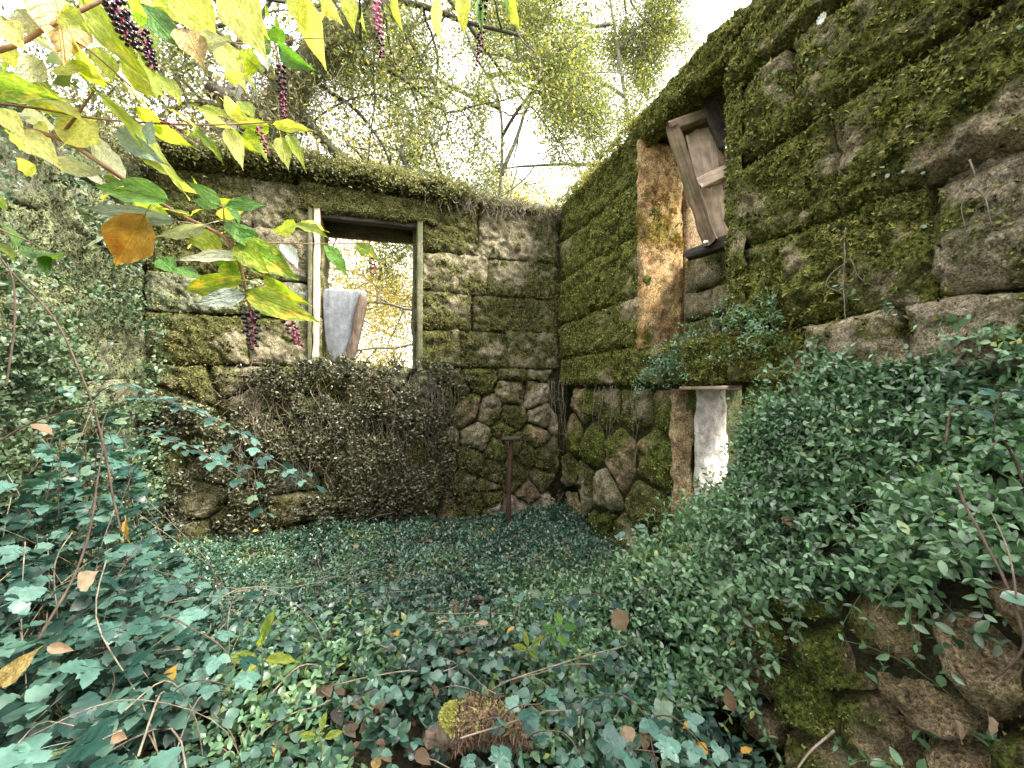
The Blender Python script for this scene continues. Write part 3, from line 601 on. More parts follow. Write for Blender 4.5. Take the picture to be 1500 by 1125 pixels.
#SPLIT1
# ------------------------------------------------------------------ periwinkle
def shoots(P0, Nn, L, nodes, leaf, up=.6, spread=.8, droop=.25, out=.6, T=VINCA, wid=.5, stems=False, tilt=.35):
    n = len(P0); d0 = nz(Nn * out + UP * up + rv(n) * spread); L = np.broadcast_to(L, (n,)); parts = []
    t = np.linspace(.15, 1, nodes)
    p = P0[:, None] + d0[:, None] * (L[:, None] * t)[..., None] - UP * (droop * L[:, None] * t ** 2)[..., None]
    tg = nz(d0[:, None] - UP * (2 * droop * t)[None, :, None] + 0 * p)
    ref = nz(rv(n)); s1 = nz(np.cross(tg, ref[:, None])); s2 = np.cross(tg, s1)
    for side in (1, -1):
        ang = np.where(np.arange(nodes) % 2 == 0, 0, np.pi / 2)[None, :, None]
        sd = side * (np.cos(ang) * s1 + np.sin(ang) * s2)
        D = nz(sd * .9 + tg * .55 + UP * .12 + rv(n * nodes).reshape(n, nodes, 3) * .15)
        Nv = nz(tg * .5 + UP * .75 + rv(n * nodes).reshape(n, nodes, 3) * tilt)
        ls = leaf * (1.05 - .45 * t[None] ** 2) * R.uniform(.75, 1.25, (n, nodes))
        V, F, A = scatter(T, p.reshape(-1, 3), D.reshape(-1, 3), Nv.reshape(-1, 3), ls.ravel())
        pt = np.clip((fbm(P0, 3.5, 3, 333) - .5) * 2.2 + .5, 0, 1); A = np.repeat(np.clip(np.repeat(R.rand(n) * .32 + pt * .38, nodes) + R.rand(n * nodes) ** 1.5 * .42, 0, 1), len(T[0]))
        parts.append((V, F, A))
    res = joined(parts)
    if stems:
        q = np.concatenate([P0[:, None], p], 1); m = q.shape[1]; k = 3; th = np.arange(k) * 2.094
        A_ = np.concatenate([s1[:, :1], s1], 1); B_ = np.concatenate([s2[:, :1], s2], 1)
        V = (q[:, :, None] + .0011 * (np.cos(th)[None, None, :, None] * A_[:, :, None] + np.sin(th)[None, None, :, None] * B_[:, :, None]))
        i = (np.arange(n)[:, None, None] * m + np.arange(m - 1)[None, :, None]) * k; j = np.arange(k)[None, None]; j2 = (j + 1) % k
        f = np.stack([np.stack([i + j, i + j2, i + k + j2], -1), np.stack([i + j, i + k + j2, i + k + j], -1)]).reshape(-1, 3)
        return res, (V.reshape(-1, 3), f, np.zeros(n * m * k))
    return res
def grad_n(fn, X, Y):
    h = .03; dx = (fn(X + h, Y) - fn(X - h, Y)) / (2 * h); dy = (fn(X, Y + h) - fn(X, Y - h)) / (2 * h)
    return nz(np.stack([-dx, -dy, np.ones_like(dx)], -1))
def inside_room(X, Y, m=.04):
    wd = (X - CX) * N_R[0] + (Y - CY) * N_R[1]; bd = (X - CX) * N_B[0] + (Y - CY) * N_B[1]; ld = (X - LC[0]) * -N_R[0] + (Y - LC[1]) * -N_R[1]
    return (wd > m) & (bd > m) & (ld > m)
def sample_ground(n, near=True):
    X = R.uniform(-3.4, 1.4, n); Y = R.uniform(.55, 4.45, n); ok = inside_room(X, Y) & (np.abs(X) < 1.32 * Y + .15)
    s, e, wd = bank_coords(X, Y); ok &= ~((s > .45) & (e > -.10) & (s < 1.6)); ok &= ~((e > -.5 + .45 * sstep(.2, .5, s)) & (s > -.7) & (s < 1.6))
    ok &= ~((((X + .14) / .15) ** 2 + ((Y - 1.10) / .13) ** 2) < 1)
    return X[ok], Y[ok]
X, Y = sample_ground(34000); dens = fbm(np.stack([X, Y, X * 0], -1), 5.5, 3, 44); keep = (dens > .36 - .1 * (Y > 1.9)) & (R.rand(len(X)) < np.where(Y < 1.9, .32, .9)); X, Y = X[keep], Y[keep]
Z = G(X, Y); Nn = grad_n(G, X, Y); hgt = R.uniform(.06, .16, len(X)) * (.4 + 2.3 * np.clip(fbm(np.stack([X, Y, X * 0], -1), 3.0, 3, 9) - .28, 0, 1)); nr_ = Y < 1.9
Pg = np.stack([X, Y, Z], -1)
gc = [shoots(Pg[~nr_], Nn[~nr_], hgt[~nr_] * 1.1, 4, .036, up=.8, spread=.55, droop=.3, out=.4, tilt=.45), shoots(Pg[nr_], Nn[nr_], hgt[nr_] * 1.35, 5, .047, up=.8, spread=.7, droop=.35, out=.4, tilt=.5, T=T_leaf(3, .58, .12, .2))]
Vl, Fl, Al = joined(gc)
put('periwinkle_ground_cover', Vl, Fl, M['vinca'], None, {'rnd': Al}); tag(bpy.data.objects['periwinkle_ground_cover'], 'dense teal green periwinkle carpet covering the ruin floor', 'ground cover', None, 'stuff')
n = 1500; X, Y = sample_ground(n * 2); X, Y = X[Y < 2.0], Y[Y < 2.0]; sel = fbm(np.stack([X, Y, X * 0], -1), 3.0, 2, 77) > .5; X, Y = X[sel], Y[sel]
V, F, A = shoots(np.stack([X, Y, G(X, Y)], -1), np.tile(UP, (len(X), 1)), R.uniform(.12, .24, len(X)), 6, .036, up=.9, spread=.4, droop=.25, out=.4, T=T_leaf(3, .5, .12, .2))
ob = put('young_greenery', V, F, M['vinca_bank'], None, {'rnd': A}); tag(ob, 'paler fresh shoots standing above the teal carpet close to the viewer', 'ground cover', None, 'stuff')
X, Y = sample_ground(9000); n = len(X); V, F, A = scatter(T_leaf(3, .6, .15, .3), np.stack([X, Y, G(X, Y) + R.uniform(.0, .05, n)], -1), nz(rv(n) * [1, 1, .25]), nz(UP + rv(n) * .4), R.uniform(.03, .07, n))
ob = put('leaf_litter', V, F, M['litter'], None, {'rnd': A}); tag(ob, 'brown leaf litter lying between the periwinkle stems', 'leaf litter', None, 'stuff')
# longer shoots and taller foreground tufts
# bank
n = 14000; s = R.uniform(-.85, 1.45, n); e = R.uniform(-.5, 1.05, n)
X = RA[0] + s * RD[0] - e * RNN[0]; Y = RA[1] + s * RD[1] - e * RNN[1]; s2, e2, wd = bank_coords(X, Y)
lim = -.46 * (1 - sstep(.15, .5, s))
cn = fbm(np.stack([X, Y, X * 0], -1), 4.5, 3, 144)
ok = (wd > -.02) & (e > lim - .02) & inside_room(X, Y, -.02) & (cn > .47) & (R.rand(n) < .8); X, Y = X[ok], Y[ok]; ss = s[ok]; cn = cn[ok]
Z = H(X, Y); Nn = grad_n(H, X, Y)
lf, stm = shoots(np.stack([X, Y, Z], -1), Nn, R.uniform(.06, .17, len(X)) * (.55 + 7 * (cn - .47)), 5, .037, up=.6, spread=.7, droop=.4, out=.7, stems=True, tilt=.5, T=T_leaf(3, .48, .12, .2))
# long trailing shoots over the edge of the rubble wall
n = 330; s = R.uniform(.0, 1.45, n); e = R.uniform(-.02, .14, n); P0 = np.stack([RA[0] + s * RD[0] - e * RNN[0], RA[1] + s * RD[1] - e * RNN[1], edge_z(s) + .02], -1)
d = np.tile(np.array([*RNN, .25]), (n, 1)); Ls = R.uniform(.05, .22, n) * (1 - .45 * sstep(.5, 1.0, s))
lf2, stm2 = shoots(P0, d, Ls, 8, .038, up=.35, spread=.6, droop=.50, out=1.2, stems=True, tilt=.4, T=T_leaf(3, .48, .12, .2))
lf3, stm3 = shoots(FRB.P(R.uniform(-.1, .30, 260), R.uniform(-1.2, -.75, 260), .03), np.tile(np.array([*RNN, .3]), (260, 1)), R.uniform(.12, .26, 260), 6, .037, up=.3, spread=.6, droop=.5, out=1.1, stems=True, T=T_leaf(3, .48, .12, .2))
n = 1500; s = R.uniform(-.5, .42, n); e = R.uniform(-.75, -.0, n); X = RA[0] + s * RD[0] - e * RNN[0]; Y = RA[1] + s * RD[1] - e * RNN[1]
lf4, stm4 = shoots(np.stack([X, Y, H(X, Y)], -1), grad_n(H, X, Y), R.uniform(.06, .17, n), 5, .037, up=.7, spread=.7, droop=.4, out=.5, stems=True, tilt=.5, T=T_leaf(3, .48, .12, .2))
V, F, A = joined([lf, lf2, lf3, lf4]); ob = put('periwinkle_bank', V, F, M['vinca_bank'], None, {'rnd': A}); tag(ob, 'fresh green periwinkle spilling over the bank and the rubble wall', 'ground cover', None, 'stuff')
V, F, A = joined([stm, stm2, stm3, stm4]); o2 = put('stems', V, F, M['stem_green'], ob, None, kind='stuff')
# climbing shoots on the right wall and in the low opening
def wall_leaves(fr, mask, n, s0, s1, z0, z1, L, leaf, nodes, d=(.02, .10), **kw):
    s = R.uniform(s0, s1, n); z = R.uniform(z0, z1, n); ok = R.rand(n) < mask(s, z); s, z = s[ok], z[ok]
    P = fr.P(s, z, R.uniform(d[0], d[1], len(s))); return shoots(P, np.tile(fr.n, (len(s), 1)), R.uniform(L * .6, L * 1.3, len(s)), nodes, leaf, **kw)
def m_climb(s, z):
    topz = np.interp(s, [2.1, 2.32, 2.5, 2.72, 3.1, 3.6, 4.2], [-.85, -.55, .02, .30, .26, .34, .42]) + (vn(np.stack([s, z * 0, z * 0], -1), 7, 5) - .5) * .22
    f = vn(np.stack([s, z, z * 0], -1), 6, 15)
    return np.clip((topz - z) * 3.2, 0, 1) ** 1.3 * (f > .36)
c1 = wall_leaves(FR, m_climb, 8200, 2.15, 4.1, -.8, .52, .13, .030, 5, (.0, .10), up=.3, spread=.7, droop=.3, out=.8)
def m_led(s, z): return (np.exp(-((z - .16 - .16 * np.sin((s - 1.9) * 2)) / .10) ** 2) * sstep(1.3, 1.9, s)) * (vn(np.stack([s, z, z * 0], -1), 8, 3) > .38)
c2 = wall_leaves(FR, m_led, 1500, 1.3, 2.6, -.05, .50, .10, .020, 5, (.0, .08), up=.2, spread=.7, droop=.4, out=.8)
c3 = wall_leaves(FR, lambda s, z: .8 * (vn(np.stack([s, z, z * 0], -1), 5, 8) > .4), 200, 2.36, 2.65, -.8, .05, .12, .022, 5, (-.1, .06), up=.1, spread=.7, droop=.4, out=.8)
V, F, A = joined([c1, c2, c3]); ob = put('climbing_periwinkle', V, F, M['vinca_bank'], None, {'rnd': A}); tag(ob, 'dark leafy shoots climbing the foot of the tall mossy wall', 'climbing plant', None, 'stuff')

# creeper curtain under the window
def m_cur(t, z):
    right = np.interp(z, [-1.2, -.8, -.4, .1, .25], [1.35, 1.25, 1.15, 1.25, 1.5]); left = np.interp(z, [-1.2, -.6, 0, .2], [3.7, 3.7, 3.5, 2.7])
    wbl = .55 * (fbm(np.stack([z, z * 0, z * 0], -1), 3.5, 3, 27) - .5); right = right + wbl; left = left + wbl
    f = vn(np.stack([t, z, z * 0], -1), 4.5, 21); hole = vn(np.stack([t, z, z * 0], -1), 3.1, 33)
    edge = sstep(right - .12, right + .12, t) * (1 - sstep(left - .15, left + .15, t)) * (1 - sstep(.20, .32, z + .06 * f))
    return edge * ((hole > .30) | (z > -.35)) * (.4 + .6 * f) * (1 - .35 * sstep(2.6, 3.0, t)) 
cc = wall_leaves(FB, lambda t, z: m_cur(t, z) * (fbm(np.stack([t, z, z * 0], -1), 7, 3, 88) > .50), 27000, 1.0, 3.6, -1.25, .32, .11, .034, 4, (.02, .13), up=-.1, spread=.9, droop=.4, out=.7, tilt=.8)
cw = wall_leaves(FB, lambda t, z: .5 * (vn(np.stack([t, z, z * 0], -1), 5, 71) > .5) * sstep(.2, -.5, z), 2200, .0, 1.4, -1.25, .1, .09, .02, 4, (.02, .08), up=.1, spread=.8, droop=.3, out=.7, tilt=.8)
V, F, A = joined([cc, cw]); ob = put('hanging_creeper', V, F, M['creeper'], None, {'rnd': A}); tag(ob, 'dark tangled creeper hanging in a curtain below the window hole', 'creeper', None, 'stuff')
ts = []
for i in range(260):
    t0 = R.uniform(1.2, 3.0); z0 = R.uniform(-.3, .22); q = [FB.P(t0, z0, .08)]; L = R.uniform(.3, .9)
    for k in range(5):
        q.append(q[-1] + al3 * R.uniform(-.10, .10) + nb3 * R.uniform(-.03, .04) + UP * (-L / 5 + R.uniform(-.05, .08)))
    ts.append(tube(curve(q, 14), R.uniform(.001, .0026), 3))
V, F, A = joined(ts); put('stems', V, F, M['root'], ob, None, kind='stuff')

# wall-top growth: creeper along the back wall
def topline(fr, s0, s1, zf, n, leaf, L, dd, **kw):
    s = R.uniform(s0, s1, n); d = R.uniform(*dd, n); z = np.interp(s, zf[0], zf[1]) + .05 * (fbm(np.stack([s, s * 0, s * 0], -1), 6, 3, 5) - .5) * 2 - .35 * np.clip(d, 0, 1) - R.uniform(0, .10, n) * (d > 0)
    P = fr.P(s, z, d); Nv = nz(fr.n * np.clip(d * 8, 0, 1)[:, None] + UP * .6)
    return shoots(P, Nv, R.uniform(.5, 1.2, n) * L, 4, leaf, **kw)
ztop = ([0, .3, 1.0, 1.5, 2.4, 3.7], [1.90, 1.93, 1.98, 2.03, 2.08, 2.06])
a1 = topline(FB, 1.0, 3.75, ztop, 8200, .030, .13, (-.35, .16), up=.0, spread=.8, droop=.5, out=.6, tilt=.8)
a2 = topline(FB, -.2, 1.2, ztop, 1200, .018, .07, (-.35, .10), up=.2, spread=.8, droop=.4, out=.6, tilt=.8)
n = 16000; s = R.uniform(-.3, 3.75, n); d = R.uniform(-.45, .09, n); z = np.interp(s, *ztop) + .05 * (fbm(np.stack([s, s * 0, s * 0], -1), 6, 3, 5) - .5) * 2 - .06 - R.uniform(0, .06, n)
a3 = scatter(BLADE, FB.P(s, z, d), nz(rv(n) * .8 + UP * .5), rv(n), R.uniform(.04, .11, n), R.uniform(.08, .16, n) * .7)
V, F, A = joined([a1, a2, a3]); ob = put('wall_top_creeper', V, F, M['ivy_top'], None, {'rnd': A}); tag(ob, 'shaggy creeper and dry moss draped along the top of the window wall', 'creeper', None, 'stuff')
ts = []
for i in range(420):
    t0 = R.uniform(-.05, 3.4) if i > 160 else R.uniform(.0, 1.4); L = R.uniform(.08, .34) * (1.0 if i < 160 else .6); q = [FB.P(t0, np.interp(t0, *ztop) - .03, .05)]
    for k in range(4): q.append(q[-1] + al3 * R.uniform(-.05, .05) + nb3 * R.uniform(-.02, .05) + UP * (-L / 4 + R.uniform(-.03, .04)))
    ts.append(tube(curve(q, 9), R.uniform(.0012, .0028), 3))
V, F, A = joined(ts); put('stems', V, F, M['root'], ob, None, kind='stuff')
# right wall top moss fringe
n = 26000; s = R.uniform(-.1, 3.4, n); d = R.uniform(-.5, .05, n); z = 1.96 + .07 * (fbm(np.stack([s, s * 0, s * 0], -1), 5, 3, 25) - .5) * 2 - R.uniform(0, .08, n) + .0 * s
a1 = scatter(BLADE, FR.P(s, z, d), nz(rv(n) * .8 + UP * .4), rv(n), R.uniform(.010, .030, n), R.uniform(.2, .4, n) * .06)
a2 = topline(FR, 0, 1.5, ([0, 3], [1.98, 1.99]), 500, .022, .08, (-.1, .08), up=.2, spread=.8, droop=.4, out=.6, tilt=.8)
V, F, A = joined([a1, a2]); ob = put('wall_top_moss', V, F, M['moss'], None, {'rnd': A}); tag(ob, 'thick moss fringe along the sloping top edge of the tall wall', 'moss', None, 'stuff')
# left wall top growth
n = 6000; s = R.uniform(0, 2.6, n); d = R.uniform(-.4, .10, n); z = np.array([topl(x) for x in s]) + .03 - R.uniform(0, .10, n)
a1 = scatter(BLADE, FL.P(s, z, d), nz(rv(n) * .8 + UP * .5), rv(n), R.uniform(.03, .09, n), R.uniform(.08, .16, n) * .8)
sh = shoots(FL.P(R.uniform(0, 2.6, 900), np.full(900, 0.0), R.uniform(-.3, .1, 900)) , np.tile(FL.n, (900, 1)), .10, 4, .024, up=.3, spread=.8)
P0s = R.uniform(0, 2.6, 1100); P0 = FL.P(P0s, np.array([topl(x) for x in P0s]), R.uniform(-.3, .10, 1100)); sh = shoots(P0, np.tile(FL.n, (1100, 1)), .12, 4, .026, up=.3, spread=.8, tilt=.7)
V, F, A = joined([a1, sh]); ob = put('wall_top_ivy', V, F, M['ivy_top'], None, {'rnd': A}); tag(ob, 'creeper and moss on the broken top of the grey lichened wall', 'creeper', None, 'stuff')

# small pale leaves dotted over the tall wall
P, Nn = surf_sample(POOLR, 420, .5, lambda P: (P[:, 2] > .2) * (vn(P, 2.2, 66) > .5)); n = len(P)
V, F, A = scatter(T_leaf(2, .8, .05, .1), P + Nn * .008, nz(np.cross(Nn, rv(n))), nz(Nn + UP * .4 + rv(n) * .4), R.uniform(.010, .022, n))
ob = put('pennywort', V, F, M['fern'], None, {'rnd': A}); tag(ob, 'small round pale leaves dotted over the tall mossy wall', 'small plants', None, 'stuff')

def m_lw(s, z):
    f = fbm(np.stack([s, z, z * 0], -1), 3.2, 3, 207); return (f > .455) * np.clip((.75 - z) * 1.5, .2, 1)
V, F, A = wall_leaves(FL, m_lw, 6500, .05, 2.8, -1.2, 1.55, .13, .034, 5, (.02, .16), up=.1, spread=.8, droop=.35, out=.8, tilt=.7, T=T_leaf(3, .62, .12, .2))
ob = put('wall_ivy', V, F, M['ivy_left'], None, {'rnd': A}); tag(ob, 'loose leafy creeper climbing the grey lichened wall behind the bramble', 'creeper', None, 'stuff')
X, Y = sample_ground(5200); k_ = (Y < 2.1) & (fbm(np.stack([X, Y, X * 0], -1), 3.4, 3, 401) > .47); X, Y = X[k_], Y[k_]; n = len(X); th = R.rand(n) * 6.28; ps = []
P = np.stack([X, Y, G(X, Y) + R.uniform(.10, .20, n)], -1); sz = R.uniform(.022, .045, n)
for a in (0, 1.35, -1.35):
    D = np.stack([np.cos(th + a), np.sin(th + a), R.normal(size=n) * .2], -1); ps.append(scatter(T_leaf(5, .85, .14, .25), P, D, nz(UP + np.array([0, -.3, 0]) + rv(n) * .35), sz * (1 if a == 0 else .85)))
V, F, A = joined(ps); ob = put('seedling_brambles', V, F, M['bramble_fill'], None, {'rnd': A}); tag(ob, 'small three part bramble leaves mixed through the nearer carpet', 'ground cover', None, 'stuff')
ts = []
for i in range(90):
    x, y = R.uniform(-1.6, .9), R.uniform(.9, 3.2); 
    if abs(x) > 1.2 * y: continue
    a = R.rand() * 6.28; L = R.uniform(.12, .5); p = np.array([x, y, float(G(x, y)) + R.uniform(.08, .16)]); d = np.array([math.cos(a), math.sin(a), R.uniform(-.1, .35)])
    ts.append(tube(wob(curve([p, p + d * L * .5 + UP * R.uniform(0, .05), p + d * L], 10), .02, 8, i), R.uniform(.0010, .0026), 4))
V, F, A = joined(ts); ob = put('dead_twigs', V, F, M['root'], None); tag(ob, 'thin dead twigs and bare runners strewn over the carpet', 'twigs', None, 'stuff')

# hanging roots
def roots(name, label, group, specs, mat='root', rad=(.0018, .004), n=1):
    root = empty(name, specs[0][0], label, 'root', group)
    for pts in specs:
        q = curve(pts, 26); q = wob(q, .012, 14, R.randint(99)); V, F, A = tube(q, np.linspace(R.uniform(*rad), .0008, 26), 4); put('strand', V, F, M[mat], root)
    return root
def hang(fr, s, z, L, k, spread, d=.06):
    out = []
    for i in range(k):
        q = [fr.P(s + R.uniform(-spread, spread), z, d)]
        for j in range(4): q.append(q[-1] + fr.a * R.uniform(-.03, .03) + fr.n * R.uniform(-.01, .025) - UP * L / 4 * R.uniform(.7, 1.2))
        out.append(q)
    return out
roots('hanging_roots', 'tangle of thin roots hanging in the dark corner beside the iron post', 'hanging roots', hang(FB, .10, .06, .75, 12, .16, .10))
roots('hanging_roots', 'thin roots dangling from the ledge left of the low white opening', 'hanging roots', hang(FR, 1.15, .0, .42, 12, .50, .06))
roots('hanging_roots', 'knotted pale stems clinging in the middle of the tall mossy wall', 'hanging roots',
      [[W(1235, 330, 1.66), W(1240, 370, 1.65), W(1232, 400, 1.62), W(1240, 440, 1.6)], [W(1240, 375, 1.64), W(1220, 390, 1.66), W(1215, 410, 1.66), W(1232, 425, 1.62)],
       [W(1245, 372, 1.62), W(1262, 400, 1.58), W(1290, 420, 1.54)], [W(1238, 350, 1.64), W(1236, 420, 1.62), W(1246, 480, 1.58), W(1250, 520, 1.55)],
       [W(1420, 225, 1.27), W(1428, 265, 1.26), W(1412, 300, 1.27), W(1420, 350, 1.26)], [W(1425, 270, 1.26), W(1450, 285, 1.22), W(1462, 320, 1.2)]])
roots('hanging_roots', 'long ropey roots hanging down the back wall under the window', 'hanging roots', hang(FB, 1.25, .15, .6, 12, .14, .10))
vn_ = empty('orange_vine', W(1440, 700, .86), 'bare orange brown vine looping down the dark rubble wall', 'vine')
for pts, r in (([(1400, 700, .98), (1430, 770, .88), (1470, 840, .80), (1492, 900, .77), (1490, 950, .77), (1445, 985, .80)], .0034), ([(1490, 870, .77), (1475, 800, .80), (1450, 740, .86)], .002), ([(1220, 1060, .95), (1180, 1100, .92), (1120, 1180, .9)], .003)):
    V, F, A = tube(wob(curve([W(*p) for p in pts], 30), .006, 12, 4), np.linspace(r, r * .5, 30), 6); put('stem', V, F, M['stem_brown'] if r > .0031 else M['root'], vn_)
Vt, Ft = T_leaf(5, .55, .1, .15); V, F, A = scatter((Vt, Ft), np.array([W(1462, 868, .78)]), np.array([[.9, -.3, 0.05]]), np.array([[0, -.5, .8]]), np.array([.055])); put('leaf', V, F, M['vinca'], vn_, {'rnd': A * 0 + .6})

# ------------------------------------------------------------------ iron prop, window slab, leaning shutter, dead root
pr = empty('iron_post', W(745, 745, 3.95), 'thin rusty iron post with a flat cap standing against the back wall', 'post')
V, F, A = tube(wob(curve([W(745, 760, 3.95), W(746, 700, 3.95), W(749, 640, 3.97)], 14), .003, 9, 2), .022, 8); put('shaft', V, F, M['rust'], pr, smooth=True)
plank('cap', W(736, 637, 3.97), W(763, 636, 3.97), .11, .035, UP, 'wood_dark', pr, 4)
FS = Frame(W(505, 540, 3.74)[:2], (1, -.10), (-.10, -1))
sb = empty('tree_slab', W(495, 538, 3.74), 'silver grey slab of wood with a bark edge leaning in the window hole', 'wood slab')
def slab(name, pts, th, mat, parent, d0=0, Y=3.74):
    P2 = np.array([[((x - 750) / F0 * Y), -(y - 560) / F0 * Y] for x, y in pts]); n = len(P2)
    P2 = curve(np.vstack([P2, P2[:1]]), n * 5)[:-1]; n = len(P2); c = P2.mean(0); V = []
    rings = [(0, 1.0), (.25, 1.0), (.6, .99), (.9, .96), (1.0, 1.0)]
    V = [[c[0], Y - th / 2 + d0 - .006, c[1]]] + [[*(c + (p - c) * r)] for r in (.5, .94) for p in P2]
    V = [V[0]] + [[v[0], Y - th / 2 + d0 - (.004 if i < n else 0) + (vn(np.array([[v[0] * 30, v[1] * 5, 0]]), 1, 3)[0] - .5) * .006, v[1]] for i, v in enumerate(V[1:])]
    V += [[p[0] + R.uniform(-.001, .001), Y - th / 2 + .006 + d0, p[1]] for p in P2] + [[p[0], Y + th / 2 + d0, p[1]] for p in P2] + [[c[0], Y + th / 2 + d0, c[1]]]
    i = np.arange(n); j = (i + 1) % n; F = [np.stack([i * 0, 1 + i, 1 + j], 1)]
    for r in range(3): a = 1 + r * n; b = a + n; F += [np.stack([a + i, b + i, b + j], 1), np.stack([a + i, b + j, a + j], 1)]
    F.append(np.stack([1 + 3 * n + j, 1 + 3 * n + i, i * 0 + 1 + 4 * n], 1))
    return put(name, np.array(V), np.concatenate(F), M[mat], parent)
slab('board', [(473, 424), (480, 418), (510, 419), (532, 421), (536, 428), (528, 460), (520, 495), (514, 528), (508, 540), (496, 537), (484, 520), (477, 480)], .05, 'wood_grey', sb)
slab('bark_edge', [(530, 424), (538, 432), (536, 450), (530, 478), (524, 505), (517, 524), (509, 528), (509, 508), (516, 488), (521, 455)], .05, 'bark_strip', sb, -.022)

sh_ = empty('broken_shutter', W(1035, 352, 2.62), 'broken wooden shutter slumped askew in the high ochre opening', 'shutter')
fn = np.array([-.35, -.93, .1])
plank('stile', W(986, 182, 2.62), W(1042, 352, 2.60), .078, .05, fn, 'wood_brown', sh_, 21, jag=.022)
plank('top_rail', W(980, 181, 2.64), W(1046, 157, 2.60), .068, .045, fn, 'wood_brown', sh_, 22, jag=.02)
plank('hinge_block', W(1038, 150, 2.58), W(1064, 205, 2.58), .085, .05, fn, 'wood_dark', sh_, 23, jag=.03)
plank('panel', W(1028, 183, 2.68), W(1046, 262, 2.66), .185, .018, fn, 'wood_pale', sh_, 24, jag=.012)
plank('panel', W(1046, 262, 2.66), W(1062, 350, 2.64), .17, .018, fn, 'wood_pale', sh_, 25, taper=.6, jag=.03)
plank('middle_rail', W(1022, 264, 2.62), W(1066, 244, 2.60), .085, .03, fn, 'wood_pale', sh_, 26, jag=.012)
plank('slat', W(1050, 165, 2.62), W(1070, 290, 2.60), .05, .02, fn, 'wood_brown', sh_, 27, jag=.02)
lb = empty('rotten_log', W(1040, 358, 2.62), 'short black rotten timber with a bright worn end under the broken shutter', 'timber')
plank('timber', W(1006, 368, 2.70), W(1072, 346, 2.58), .07, .07, fn, 'wood_dark', lb, 31, jag=.03)
V, F, A = tube(curve([W(1034, 350, 2.56), W(1034, 348, 2.545)], 4), [.014, .016, .015, .010], 10); put('metal_cap', V, F, M['glint'], lb, smooth=True)

rt = empty('dead_stump', W(690, 1050, 1.2), 'shaggy brown dead root stump with a mossy end over a dark hollow', 'stump')
pts = curve([W(628, 1078, 1.22), W(660, 1058, 1.21), W(700, 1050, 1.20), W(740, 1052, 1.19), W(775, 1072, 1.18)], 60)
V, F, A = tube(pts, .004 + .040 * np.sin(np.linspace(.03, 3.11, 60)) ** .6, 30); nrm = nz(V - np.repeat(pts, 30, 0)); V = V + nrm * ((fbm(V, 22, 5, 8, .7) - .48) * .075)[:, None]
put('log', V, F, M['bark_strip'], rt, smooth=False)
lp = [(V, F, np.where(V[:, 0] < W(670, 0, 1.2)[0], .9, .1))]
P, Nn = surf_sample(lp, 2200, 3.0, lambda P: P[:, 2] > -.98); k = scatter(TUFT, P, nz(np.cross(Nn, rv(2200))), nz(Nn + rv(2200) * .7), R.uniform(.004, .012, 2200)); put('moss', *k[:2], M['moss'], rt, {'rnd': .5 + .3 * k[2]}, kind='stuff')
P, Nn = surf_sample(lp, 2600, 0.0, lambda P: P[:, 0] > W(668, 0, 1.2)[0]); k = scatter(BLADE, P, nz(Nn * .7 - UP * .4 + rv(2600) * .7), Nn, R.uniform(.008, .04, 2600), R.uniform(.03, .12, 2600)); put('fibres', *k[:2], M['litter_dark'], rt, {'rnd': k[2]}, kind='stuff')

# ------------------------------------------------------------------ bramble leaves (shared meshes)
def leaflet(L, wmax, n=7, ser=.10, fold=.12, curl=.2, ox=0, ang=0, seed=0, wav=.03):
    r = np.random.RandomState(seed); V = [(0, 0, 0)]; F = []
    xs = np.linspace(0, 1, n + 2)
    for i, x in enumerate(xs[1:-1]):
        hw = wmax * .5 * np.sin(np.pi * x ** .72) ** .75 * (1 + (ser if i % 2 else -ser)); z = -curl * x * x * L
        a, b = r.uniform(-wav, wav, 2)
        V += [(x, hw, z + fold * hw + a * L), (x, 0, z), (x, -hw, z + fold * hw + b * L)]
    V = [(v[0] * L, v[1] * L, v[2]) for v in V]; V.append((L, 0, -curl * L)); k = len(V) - 1
    F += [(0, 2, 1), (0, 3, 2)]
    for i in range(n - 1):
        a = 1 + 3 * i; b = a + 3; F += [(a, a + 1, b + 1), (a, b + 1, b), (a + 1, a + 2, b + 2), (a + 1, b + 2, b + 1)]
    a = 1 + 3 * (n - 1); F += [(a, a + 1, k), (a + 1, a + 2, k)]
    V = np.array(V, float); c, s = math.cos(ang), math.sin(ang); V = np.stack([V[:, 0] * c - V[:, 1] * s + ox, V[:, 0] * s + V[:, 1] * c, V[:, 2]], -1)
    return V, np.array(F), np.zeros(len(V))
def bramble_mesh(k, seed):
    r = np.random.RandomState(seed); ps = [leaflet(1.0, .86, 9, .10, ox=.35, seed=seed, curl=r.uniform(.05, .35))]
    for sgn in (1, -1):
        ps.append(leaflet(.85, .80, 9, .10, ox=.25, ang=sgn * r.uniform(1.15, 1.45), seed=seed + sgn, curl=r.uniform(.1, .4)))
        if k == 5: ps.append(leaflet(.6, .62, 7, .10, ox=.2, ang=sgn * r.uniform(2.1, 2.5), seed=seed + 3 * sgn + 9, curl=.2))
    ps.append(tube(curve([(-.5, 0, -.06), (0, 0, 0), (.4, 0, 0)], 5), .02, 3)); return joined(ps)
BM = []
for k in range(8): V, F, A = bramble_mesh(3 if k % 3 else 5, 100 + k * 7); BM.append(make_mesh('bramble_leaf', V, F, M['bramble']))
